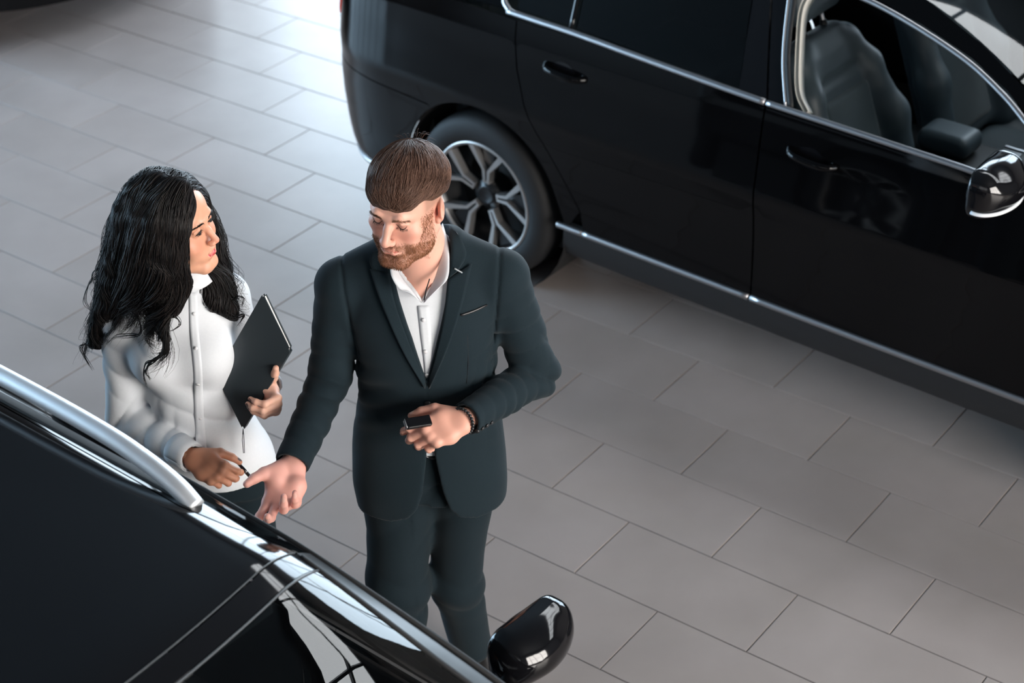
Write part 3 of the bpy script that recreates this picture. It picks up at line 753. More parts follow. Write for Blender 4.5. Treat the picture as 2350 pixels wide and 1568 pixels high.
def build_estate():
    """black estate with roof rails in the foreground; x forward, y to the car's left, x = 0 at the top of the windscreen"""
    car = empty('estate_car', CD*-2.0+CN*1.07, HEAD)
    vx = np.array([-2.5, -2.1, -1.5, -.9, -.3, 0., .24, .36, .70, .80]); 
    vz = np.array([1.33, 1.39, 1.425, 1.437, 1.437, 1.43, 1.318, 1.240, 1.02, .96]); vw = np.array([.58, .62, .645, .655, .66, .66, .722, .765, .865, .88])
    xs = np.linspace(-2.5, .8, 660); k_ = np.ones(33)/33
    zs = np.convolve(np.pad(np.interp(xs, vx, vz), 16, mode='edge'), k_, 'valid'); ws = np.convolve(np.pad(np.interp(xs, vx, vw), 16, mode='edge'), k_, 'valid')
    def top(v, q):
        v = np.asarray(v, float); q = np.asarray(q, float)
        zb = np.interp(v, xs, zs); w = np.interp(v, xs, ws); f = 1-np.clip((v+.02)/.3, 0, 1)*.75
        a = np.clip((np.abs(q)-.74)/.26, 0, 1.2)
        z = zb+f*(.078-.078*a**2)+.037*(1-q**2)+(1-f)*.02*(1-q**2)
        return np.stack([v+.10*(1-q**2)*np.clip((v+.9)/.9, 0, 1)**2, w*q, z], -1)
    E = .80
    panel('roof_glass', [(-1.75, -E), (-.22, -E), (-.12, -.835), (-.05, -.885), (-.002, -.92), (-.002, .92), (-.05, .885), (-.12, .835), (-.22, E), (-1.75, E)], top, MT['gloss_black'], car, step=.04, depth=.006)
    for s in (-1, 1):
        fl = s < 0
        panel('roof_side', [(-2.4, s*.806), (-.222, s*.806), (-.122, s*.841), (-.052, s*.891), (-.002, s*.926), (-.002, s*1.0), (-2.4, s*1.0)][::s], top, MT['paint'], car, step=.03)
        panel('windscreen_pillar', [(0.0, s*.925), (.72, s*.93), (.72, s*1.0), (0.0, s*1.0)][::s], top, MT['pillar_black'], car, step=.02, depth=.03)
        strip('gutter_seal', [(-2.2, s*.995), (-1.2, s*.995), (0, s*.995), (.3, s*.995), (.7, s*.995)], top, MT['rubber'], car, .012, .006)
        strip('pillar_seal', [(.01, s*.925), (.2, s*.925), (.45, s*.928), (.71, s*.932)], top, MT['rubber'], car, .010, .004)
        # roof rail: a satin bar on the shoulder of the roof, its end curving down to the skin
        pa = [(-2.0, .81, .01), (-1.93, .815, .045), (-1.7, .83, .058), (-1.2, .836, .060), (-.7, .842, .060), (-.45, .846, .055), (-.33, .848, .040), (-.25, .848, .020), (-.205, .846, -.004)]
        Q = np.array([top(v, s*q)+np.array([0, 0, l]) for v, q, l in pa])
        Q = cr(Q, 60); V, F = tube_vf(Q, .019, 14); V = np.array(V)
        mesh_obj('roof_rail', V, F, MT['alu'], car)
        for v0 in (-1.9, -1.05): 
            b = top(v0, s*.838); box('rail_foot', (b[0]-.06, b[1]-.012, b[2]-.01), (b[0]+.06, b[1]+.012, b[2]+.055), MT['gloss_black'], car, .008)
        strip('rail_seal', [(-1.98, s*.842), (-1.2, s*.838), (-.5, s*.846), (-.21, s*.848)], top, MT['rubber'], car, .034, .004)
    panel('roof_header', [(.003, -.92), (.046, -.92), (.046, .92), (.003, .92)], top, MT['gloss_black'], car, step=.03, depth=.02)
    strip('screen_seal', [(.049, -.92), (.049, -.4), (.049, 0), (.049, .4), (.049, .92)], top, MT['seal_glint_grey'], car, .004, .0015)
    strip('glass_edge_glint', [(-.001, -.92), (-.001, -.4), (-.001, 0), (-.001, .4), (-.001, .92)], top, MT['seal_glint_grey'], car, .0016, .001)  # light grey line standing in for the highlight on the roof glass edge
    panel('windscreen', [(.052, -.915), (.71, -.92), (.71, .92), (.052, .915)], top, MT['clear'], car, step=.04, depth=.005)
    panel('rear_screen', [(-2.5, -.95), (-2.405, -.95), (-2.405, .95), (-2.5, .95)], top, MT['tint'], car, step=.06, depth=.01)
    panel('roof_rear', [(-2.4, -.805), (-1.76, -.805), (-1.76, .805), (-2.4, .805)], top, MT['paint'], car, step=.06)
    # flanks
    zt = np.array([.15, .22, .35, .6, .76, .9, 1.0, 1.2, 1.43]); wt = np.array([.84, .885, .905, .91, .92, .90, .868, .775, .655])
    def flank(v, z, s=1):
        v = np.asarray(v, float); z = np.asarray(z, float)
        w = np.interp(z, zt, wt)*(1-.02*((v+.6)/2)**2); return np.stack([v+0*z, s*w, z+0*v], -1)
    def ap(cx, a0, a1): return arc_pts(cx, .321, .385, a0, a1, 22)
    for s in (-1, 1):
        f = (lambda v, z, s_=s: flank(v, z, s_)); fl = s > 0
        rx, fx_ = -1.55, 1.24
        panel('rear_quarter', [(-2.55, .35), (rx-.386, .35)]+ap(rx, 170, 10)+[(-1.12, .4), (-1.16, .95), (-2.5, .97)], f, MT['paint'], car, flip=fl, step=.07)
        panel('rear_door', [(-1.11, .34), (-.36, .34), (-.36, .96), (-1.15, .96)], f, MT['paint'], car, flip=fl, step=.07)
        panel('front_door', [(-.352, .34), (.70, .34), (.72, .95), (-.352, .96)], f, MT['paint'], car, flip=fl, step=.07)
        panel('front_fender', [(.708, .34), (fx_-.386, .34)]+ap(fx_, 175, 5)+[(fx_+.386, .34), (1.95, .36), (1.98, .80), (1.4, .90), (.728, .95)], f, MT['paint'], car, flip=fl, step=.07)
        panel('rear_window', [(-1.15, .985), (-.40, .985), (-.40, 1.40), (-1.15, 1.40)], f, MT['tint'], car, flip=fl, step=.1, lift=-.01, depth=.004)
        panel('front_window', [(-.33, .985), (.60, .985), (.33, 1.20), (.02, 1.40), (-.33, 1.40)], f, MT['tint'], car, flip=fl, step=.1, lift=-.01, depth=.004)
        panel('quarter_window', [(-2.2, 1.0), (-1.2, .985), (-1.2, 1.39), (-2.0, 1.35)], f, MT['tint'], car, flip=fl, step=.1, lift=-.01, depth=.004)
        panel('pillar_trim', [(-.40, .98), (-.34, .98), (-.34, 1.43), (-.40, 1.43)], f, MT['gloss_black'], car, flip=fl, step=.1)
        strip('belt_moulding', [(-2.2, .975), (-1, .972), (.68, .965)], f, MT['chrome'], car, .018, .008, flip=fl)
        wheel(car, rx, s); wheel(car, fx_, s)
        for wx in (rx, fx_): lathe('wheel_housing', [(.389, s*.865), (.385, s*.55), (.05, s*.55)], MT['matte_black'], car, n=40, loc=(wx, 0, .321))
    def hood(v, q):
        v = np.asarray(v, float); q = np.asarray(q, float)
        z = np.interp(v, [.6, .8, 1.4, 1.9, 2.05], [1.0, .97, .92, .83, .72]); w = np.interp(v, [.6, 1.4, 1.8, 2.05], [.88, .87, .80, .62]); return np.stack([v+.0*q, w*q, z+.05*(1-q**2)], -1)
    panel('bonnet', [(.74, -1), (2.05, -1), (2.05, 1), (.74, 1)], hood, MT['paint'], car, step=.08)
    box('front_bumper', (1.85, -.80, .2), (2.08, .80, .74), MT['paint'], car, .09, 4)
    box('tailgate', (-2.62, -.80, .2), (-2.48, .80, 1.32), MT['paint'], car, .05, 4)
    box('floor_pan', (-2.45, -.78, .16), (1.8, .78, .30), MT['matte_black'], car)
    # cabin
    box('dashboard', (.42, -.76, .58), (.78, .76, .93), MT['cabin'], car, .06, 4)
    box('instrument_hood', (.36, .24, .88), (.56, .54, 1.0), MT['cabin'], car, .05, 4)
    wc = np.array([.24, .39, .90]); wr = [wc+np.array([.075*math.cos(t), .185*math.sin(t), .165*math.cos(t)]) for t in np.linspace(0, 2*math.pi, 41)]
    sw = tube('steering_wheel', wr, .017, MT['leather'], car, n=10)
    tube('wheel_spoke', [wc+np.array([0, -.18, 0]), wc+np.array([.015, 0, -.01]), wc+np.array([0, .18, 0])], [.014, .03, .014], MT['matte_black'], sw, n=8)
    tube('column', [wc, wc+np.array([.2, 0, -.06])], .045, MT['cabin'], car)
    box('screen', (.40, -.14, .84), (.42, .12, 1.0), MT['gloss_black'], car, .006)
    box('sun_visor', (.03, .12, 1.40), (.045, .52, 1.44), MT['piano'], car, .004)
    for sy in (-.38, .38): seat(car, -.32, sy)
    box('rear_bench', (-1.7, -.62, .3), (-1.05, .62, .52), MT['leather'], car, .05, 3)
    box('rear_backrest', (-1.85, -.62, .45), (-1.62, .62, 1.05), MT['leather'], car, .05, 3)
    box('centre_console', (-.45, -.13, .3), (.45, .13, .60), MT['cabin'], car, .02)
    tube('rear_view_mirror', [(.13, -.10, 1.36), (.13, 0, 1.365), (.13, .10, 1.36)], [.02, .03, .02], MT['gloss_black'], car)
    for s in (-1, 1): wing_mirror(car, .255, s*.995, 1.105, s, .86, False)
    return car
estate = build_estate()
tag(estate, 'black estate car with silver roof rails in the near left corner', 'car')
third = copy_tree(sedan)
third.location = tuple(CD*-10.66+CN*5.32); third.rotation_euler = (0, 0, HEAD)
tag(third, 'dark car of which only the bumper shows at the top left corner', 'car')
# ------------------------------------------------------------------ people: shared builders
def unit(v): v = np.array(v, float); return v/np.linalg.norm(v)
def frame_from(f, up=(0, 0, 1), roll=0.):
    """head axes: columns left, back, up for a face looking along f"""
    b = -unit(f); l = unit(np.cross(b, np.array(up, float)))*1.0
    u = np.cross(l, b); R = np.stack([l, b, u], 1)
    c, s = math.cos(roll), math.sin(roll); Q = np.array([[c, 0, s], [0, 1, 0], [-s, 0, c]]); return R@Q
def wob(X, Y, Z, seed, sc):
    r = np.random.default_rng(seed); out = 0
    for i in range(5):
        k = r.normal(size=3); k /= np.linalg.norm(k); f = sc*(.6+.8*r.random())
        out = out+np.sin(f*(k[0]*X+k[1]*Y+k[2]*Z)+r.random()*6.28)
    return out/5
def rid(t): return 1-2*np.abs(np.sin(t*.5))**.75
def lip_lines(sex, smile, o):
    if sex == 'f':
        w, c = .0315, -.0735
        U = [(-w, c, -.0585), (-.012, -.0930, -.0608), (0, -.0946, -.0618), (.012, -.0930, -.0608), (w, c, -.0585)]
        L = [(-w+.002, c, -.0602), (-.012, -.0922, -.0768), (.012, -.0922, -.0768), (w-.002, c, -.0602)]
        G = [(-w+.001, c-.004, -.0596), (-.013, -.0970, -.0688), (.013, -.0970, -.0688), (w-.001, c-.004, -.0596)]
        return (U, [.0022, .0040, .0040, .0040, .0022]), (L, [.0022, .0056, .0056, .0022]), (G, [.0006, .0038, .0038, .0006])
    lw = .0245+.0045*smile; up_ = .0035*smile; cy = -.0885+.0045*smile; lt = 1. if sex == 'm' else 1.22; lp = 0 if sex == 'm' else .0012
    U = [(-lw, cy, -.0665+up_), (-.009, -.0995+lp, -.0625+o*.4), (0, -.1005+lp, -.0636+o*.4), (.009, -.0995+lp, -.0625+o*.4), (lw, cy, -.0665+up_)]
    L = [(-lw+.002, cy, -.0685+up_), (-.010, -.0970+lp, -.0735-o), (.010, -.0970+lp, -.0735-o), (lw-.002, cy, -.0685+up_)]
    G = [(-lw, cy-.003, -.0678+up_), (-.014, -.1000+lp+o*.5, -.0677-o*.45), (.014, -.1000+lp+o*.5, -.0677-o*.45), (lw, cy-.003, -.0678+up_)]
    c = .0012+o*.62
    return (U, [.0018*lt, .0046*lt, .0044*lt, .0046*lt, .0018*lt]), (L, [.0018*lt, .0060*lt, .0060*lt, .0018*lt]), (G, [.0010, c, c, .0010])
def lip_mask(V, sex, smile, o):
    m_ = np.zeros(len(V))
    for P, r in lip_lines(sex, smile, o)[:2]:
        for i in range(len(P)-1):
            a, b = np.array(P[i]), np.array(P[i+1]); ab = b-a; t = np.clip((V-a)@ab/(ab@ab), 0, 1)
            d = np.linalg.norm(V-a-t[:, None]*ab, axis=1)-(r[i]+t*(r[i+1]-r[i])); m_ = np.maximum(m_, np.clip(1-(d-.0006)/.0012, 0, 1))
    P, r = lip_lines(sex, smile, o)[2]
    if o > 0:
        for i in range(len(P)-1):
            a, b = np.array(P[i]), np.array(P[i+1]); ab = b-a; t = np.clip((V-a)@ab/(ab@ab), 0, 1)
            m_[np.linalg.norm(V-a-t[:, None]*ab, axis=1) < r[i]+t*(r[i+1]-r[i])+.0005] *= .6
    return m_
def head_mesh(sex, neck_to, res=.0021, lids=.35, smile=0., mouth_open=0.):
    """head in its own frame: x to the left, -y the face, z up; neck_to = list of (point, radius) in that frame. Returns V, F"""
    N_ = np.array([p for p, r in neck_to]+[(0, 0, 0)])
    lo = np.minimum((-.115, -.145, -.15), N_.min(0)-.09); hi = np.maximum((.115, .13, .15), N_.max(0)+.09)
    g = Grid(lo, hi, res); m = sex == 'm'
    g.ell((0, .012, .036), (.076, .097, .083), 0)
    g.ell((0, -.028, -.022), (.062 if m else .058, .060, .078), .03)
    g.ell((0, -.045, .045), (.058, .046, .05), .025)
    jw = .053 if m else .044
    for s in (-1, 1):
        g.chain([(s*jw, .004, -.058), (s*(jw-.008), -.03, -.085), (s*.020, -.074, -.106)], [.020, .018, .016], .03)
        g.ell((s*.043, -.064, -.022), (.022, .019, .018), .02)
        g.ell((s*.036, -.066, -.055), (.018, .016, .022), .02)
        g.chain([(s*.009, -.0905, .020), (s*.028, -.088, .026), (s*.045, -.073, .022)], [.0085, .0085, .006] if m else [.006, .006, .005], .014)
    cw = (.012, -.084, -.106, .0175) if m else (.008, -.0815, -.104, .0130)
    g.rc((-cw[0], cw[1], cw[2]), (cw[0], cw[1], cw[2]), cw[3], cw[3], .02)
    g.ell((0, -.083+(0 if m else .003), -.066), (.030+.004*smile, .019, .024), .016)
    if smile:
        for s in (-1, 1): g.ell((s*.040, -.070, -.036), (.018, .016, .015), .018)
    for s in (-1, 1):
        g.ell((s*.0315, -.099, .002), (.0165, .0135, .0115), .012, 'cut')
        g.ell((s*.0310, -.0765, .001), (.0150, .0135, .0130), .003)
        # fold above the lid
        g.chain([(s*.018, -.0865, .0085), (s*.031, -.0905, .0115), (s*.044, -.083, .008)], [.002, .0028, .002], .005)
    w = 1. if m else .78
    g.chain([(0, -.087, .014), (0, -.1000 if m else -.0985, -.008), (0, -.1165 if m else -.1130, -.0335 if m else -.0325)], [.0085*w, .0085*w, .0108*w], .010)
    for s in (-1, 1):
        g.ell((s*.0118*w, -.1045, -.0385), (.0075, .010, .0075), .006)
        g.ell((s*.0065*w, -.1085, -.0455), (.0035, .0055, .003), .003, 'cut')
    (ul, ur), (ll, lr), (gl, gr) = lip_lines(sex, smile, mouth_open)
    g.chain(ul, ur, .005); g.chain(ll, lr, .005); g.chain(gl, gr, .0012, 'cut')
    g.ell((0, -.101, -.086), (.016, .006, .006), .008, 'cut')
    for s in (-1, 1):
        ax = unit((s*.9, .43, 0)); R = np.stack([ax, unit(np.cross((0, 0, 1), ax)), (0, 0, 1)], 1)
        g.ell((s*.0795, .014, -.006), (.0075, .0185, .031), .006, rot=R)
        g.ell((s*.0855, .009, -.006), (.0055, .0095, .0165), .004, 'cut', rot=R)
        g.ell((s*.077, .004, -.031), (.006, .008, .010), .005)
    pr = (np.array((0, .018, -.045)), .056 if m else .046)
    prev = pr
    for q in neck_to:
        g.rc(prev[0], q[0], prev[1], q[1], .03); prev = q
    if m: g.ell((0, -.032, -.135), (.012, .012, .014), .015) if len(neck_to) else None
    return g.mesh()
def head_pigment(V, skin, lip, blush, sex):
    x, y, z = V.T; C = np.tile(np.array(skin), (len(V), 1))
    def mixin(col, a): C[:] = C*(1-a[:, None])+np.array(col)*a[:, None]
    g = lambda cx, cy, cz, sx, sy, sz: np.exp(-(((x-cx)/sx)**2+((y-cy)/sy)**2+((z-cz)/sz)**2))
    front = np.clip((-.02-y)/.03, 0, 1)
    n = wob(x, y, z, 3, 160)*.5+wob(x, y, z, 4, 420)*.5
    mixin(blush, np.clip(.55*(g(.042, -.07, -.03, .022, .03, .02)+g(-.042, -.07, -.03, .022, .03, .02))+.6*g(0, -.115, -.036, .013, .014, .014)+.35*(g(.08, .01, -.005, .02, .03, .04)+g(-.08, .01, -.005, .02, .03, .04)), 0, .8))
    mixin(np.array(skin)*.86, np.clip(n*.35, 0, .3))
    return C, mixin, g, front
def hand_add(g, W, F, P, right, flex, thumb, sc=1., splay=(9, 2, -5, -12), root=None, fat=1., tl=1.):
    """palm and five fingers; flex: four triples of degrees, index to little; thumb: three (f, t, p) steps. Returns nail spots"""
    F = unit(F); P = np.array(P, float); P = unit(P-F*(P@F)); T = np.cross(F, P)*(1 if right else -1)
    off = (.029, .009, -.011, -.029); ln = (.090, .094, .089, .079)
    seg = ((.043, .026, .021), (.048, .030, .022), (.045, .028, .022), (.035, .021, .019))
    rad = ((.0100, .0092, .0084, .0070), (.0102, .0094, .0086, .0072), (.0097, .0089, .0081, .0068), (.0086, .0078, .0072, .0060))
    W = np.array(W, float); tips = []
    if root is not None: g.chain([root, W], [.027*sc, .0255*sc], .02, sq=(P, .82))
    for i in range(4):
        K = W+(F*ln[i]+T*off[i])*sc-P*.002*sc
        g.chain([W+T*off[i]*.55*sc+F*.006*sc, W+(F*ln[i]*.55+T*off[i]*.9)*sc, K], [.0165*sc, .0150*sc, .0118*sc], .014*sc)
        g.ell(K-P*.004*sc, (.0115*sc,)*3, .006*sc)
        a = 0.; p = K; sp_ = math.radians(splay[i])
        B = F*math.cos(sp_)+T*math.sin(sp_)
        for j in range(3):
            a += math.radians(flex[i][j]); d = B*math.cos(a)+P*math.sin(a); q = p+d*seg[i][j]*sc
            g.rc(p, q, rad[i][j]*sc*fat, rad[i][j+1]*sc*fat, .004*sc if j else .008*sc)
            if j < 2: g.ell(q, (rad[i][j+1]*1.06*sc*fat,)*3, .004*sc)
            back = -(P*math.cos(a)-B*math.sin(a)); p = q
        tips.append((p-d*.004*sc+back*.006*sc*fat, back, d, rad[i][3]*sc))
    p = W+(F*.018+T*.024+P*.010)*sc; r = (.0185, .0140, .0112, .0085)
    g.ell(W+(F*.040+T*.024+P*.012)*sc, (.019*sc,)*3, .015*sc)
    g.ell(W+(F*.045-T*.022+P*.009)*sc, (.016*sc,)*3, .015*sc)
    for j in range(3):
        d = unit(F*thumb[j][0]+T*thumb[j][1]+P*thumb[j][2]); q = p+d*(.046, .034, .027)[j]*sc*tl
        g.rc(p, q, r[j]*sc, r[j+1]*sc, .012*sc if j == 0 else .004*sc); p = q
    bk = unit(np.cross(d, np.cross(-P*.6+T*.8, d)))
    tips.append((p-d*.005*sc+bk*.007*sc, bk, d, .0085*sc))
    return tips
def joined(parts):
    V, F, C = [], [], []; n = 0
    for v, f, c in parts:
        V.append(v); F.append(np.asarray(f)+n); C.append(np.tile(np.array(c), (len(v), 1)) if np.ndim(c) == 1 else c); n += len(v)
    return np.concatenate(V), np.concatenate(F), np.concatenate(C)
def nails(C, V, tips, col, sc=1.):
    for p, bk, d, r in tips:
        q = V-p; s = np.cross(bk, d); a = (((q@d)/(.0075*sc))**2+((q@s)/(.0055*sc))**2 < 1) & (q@bk > -.0035)
        C[a & (np.linalg.norm(q, axis=1) < .013)] = col
    return C
def spikes(name, P, Dr, L, r, cols, m, parent, bend=None):
    """short tapering hairs: three-sided, two segments"""
    n = len(P); a = np.cross(Dr, RNG.normal(size=(n, 3))); a /= np.linalg.norm(a, axis=1)[:, None]+1e-9; b = np.cross(Dr, a)
    r = np.broadcast_to(np.asarray(r), (n,))[:, None]; L = np.broadcast_to(np.asarray(L), (n,))[:, None]
    ring = [P+r*(a*math.cos(t)+b*math.sin(t)) for t in (0, 2.094, 4.189)]
    tip = P+Dr*L
    V = np.stack(ring+[tip], 1).reshape(-1, 3); i = np.arange(n)*4
    F = np.concatenate([np.stack([i, i+1, i+3], 1), np.stack([i+1, i+2, i+3], 1), np.stack([i+2, i, i+3], 1)])
    o = mesh_obj(name, V, F, m, parent); pigment(o, np.repeat(cols, 4, axis=0)); return o
def comb(V, F, keep, flow, n, steps, step, lift, rng):
    """strands that follow a flow over the surface V, F from random starting points"""
    bv = bvh_of(V, F); idx = np.flatnonzero(keep); out = []
    for i in rng.choice(idx, n):
        p = V[i].copy(); P = []
        l = lift[0]+(lift[1]-lift[0])*rng.random(); jit = rng.normal(size=3)*.12
        for k in range(steps):
            h = bv.find_nearest(Vector(p)); c = np.array(h[0]); nn = np.array(h[1]); P.append(c+nn*l)
            d = flow(c)+jit; d = d-nn*(d@nn); d /= np.linalg.norm(d)+1e-9; p = c+d*step
        P = np.array(P); P[1:-1] = (P[:-2]+2*P[1:-1]+P[2:])/4; out.append(P)
    return out
def strands_vf(curves, rads, cols, n=3):
    V, F, C = [], [], []; b = 0
    for P, r, c in zip(curves, rads, cols):
        k = len(P); T = np.gradient(P, axis=0); T /= np.linalg.norm(T, axis=1)[:, None]+1e-9
        ref = np.array([.31, .53, .79]); u = np.cross(T, ref); u /= np.linalg.norm(u, axis=1)[:, None]+1e-9; w = np.cross(T, u)
        rr = r*np.interp(np.linspace(0, 1, k), [0, .12, .6, 1], [.7, 1, .85, .15])
        ring = np.stack([P+rr[:, None]*(u*math.cos(t)+w*math.sin(t)) for t in np.arange(n)*2*math.pi/n], 1)
        V.append(ring.reshape(-1, 3)); i = (b+np.arange(k-1)*n)[:, None]+np.arange(n)[None]; j = (b+np.arange(k-1)*n)[:, None]+(np.arange(n)+1)[None] % n
        F.append(np.stack([i, j, j+n, i+n], -1).reshape(-1, 4)); C.append(np.tile(c, (k*n, 1))); b += k*n
    return np.concatenate(V), np.concatenate(F), np.concatenate(C)
def bvh_of(V, F): return BVHTree.FromPolygons([tuple(v) for v in V], [tuple(int(i) for i in f) for f in F])
CAMP = np.array([0, 0, CAM_H])
def cast(bvh, x, y):
    d = Vector(ray(x, y)).normalized(); h = bvh.ray_cast(Vector(CAMP), d)
    return (np.array(h[0]), np.array(h[1])) if h[0] is not None else (None, None)
def patch(name, A, B, bvh, m, parent, base, n=24, k=6, lift=(.004, .009), thick=.003, up=None):
    """cloth piece lying on a surface: between two edge lines given where the photo shows them"""
    A = cr(A, n); B = cr(B, n); V = []
    last = None; grid = np.zeros((n, k, 3)); nr = np.zeros((n, k, 3))
    for i in range(n):
        for j in range(k):
            q = A[i]+(B[i]-A[i])*j/(k-1); h, nn = cast(bvh, *q)
            if h is None: h, nn = last
            last = (h, nn); grid[i, j] = h; nr[i, j] = nn
    for _ in range(2):
        g2 = grid.copy(); g2[1:-1] = (grid[:-2]+2*grid[1:-1]+grid[2:])/4; grid = g2
    vd = unit(CAMP-grid.mean((0, 1)))
    for i in range(n):
        for j in range(k):
            l = lift[0]+(lift[1]-lift[0])*j/(k-1); nn = unit(nr[i, j]+vd*.6); V.append(grid[i, j]+nn*l-base)
    F = [(i*k+j, i*k+j+1, (i+1)*k+j+1, (i+1)*k+j) for i in range(n-1) for j in range(k-1)]
    return sheet(name, V, F, m, parent, thick, vd)
def sheet(name, V, F, m, parent, thick=.003, face=None):
    V = np.array(V); o = mesh_obj(name, V, F, m, parent)
    if face is not None and np.mean([p.normal for p in o.data.polygons], axis=0)@face < 0: o.data.flip_normals()
    md = o.modifiers.new('thick', 'SOLIDIFY'); md.thickness = thick; md.offset = -1
    return o
def loft(name, A, B, m, parent, base, n=24, k=5, bulge=0., thick=.002):
    """sheet between two 3D edge lines"""
    A = cr(A, n); B = cr(B, n); V = []
    vd = unit(CAMP-A.mean(0))
    for i in range(n):
        for j in range(k):
            t = j/(k-1); V.append(A[i]*(1-t)+B[i]*t+vd*bulge*4*t*(1-t)-base)
    F = [(i*k+j, i*k+j+1, (i+1)*k+j+1, (i+1)*k+j) for i in range(n-1) for j in range(k-1)]
    return sheet(name, V, F, m, parent, thick, vd)

MT['hair_base'] = attr_mat('hair_underlayer', .85, .08)
MT['skin_m'] = attr_mat('skin_fair', .46, .4, sss=.12, bump=(700, .06, .0006))
MT['skin_f'] = attr_mat('skin_tan', .42, .4, sss=.12, bump=(700, .05, .0006))
MT['hair'] = attr_mat('hair', .52, .28)
def cloth(name, c1, c2, rough, scale, bump, sheen=0.):
    m = mat(name, c1, rough, bump=(scale, bump, .0008), var=(scale*.6, c2), sheen=sheen, spec=.2); return m
MT['suit'] = cloth('suit_wool', (.005, .0125, .0175), (.010, .021, .028), .84, 700, .35, .06)
MT['shirt'] = cloth('white_cotton', (.66, .685, .72), (.71, .735, .765), .8, 300, .12)
MT['trousers'] = cloth('dark_trousers', (.0045, .011, .0155), (.009, .019, .025), .85, 600, .3, .05)
MT['stitch'] = mat('pale_stitch', (.35, .38, .40), .7)
MT['button'] = mat('dark_button', (.02, .02, .022), .3)
MT['pearl'] = mat('shirt_button', (.7, .7, .72), .35)
MT['belt'] = mat('belt_leather', (.012, .011, .011), .4)
MT['shoe'] = mat('shoe_leather', (.012, .011, .011), .3)
MT['lash'] = mat('lash', (.012, .009, .008), .6)
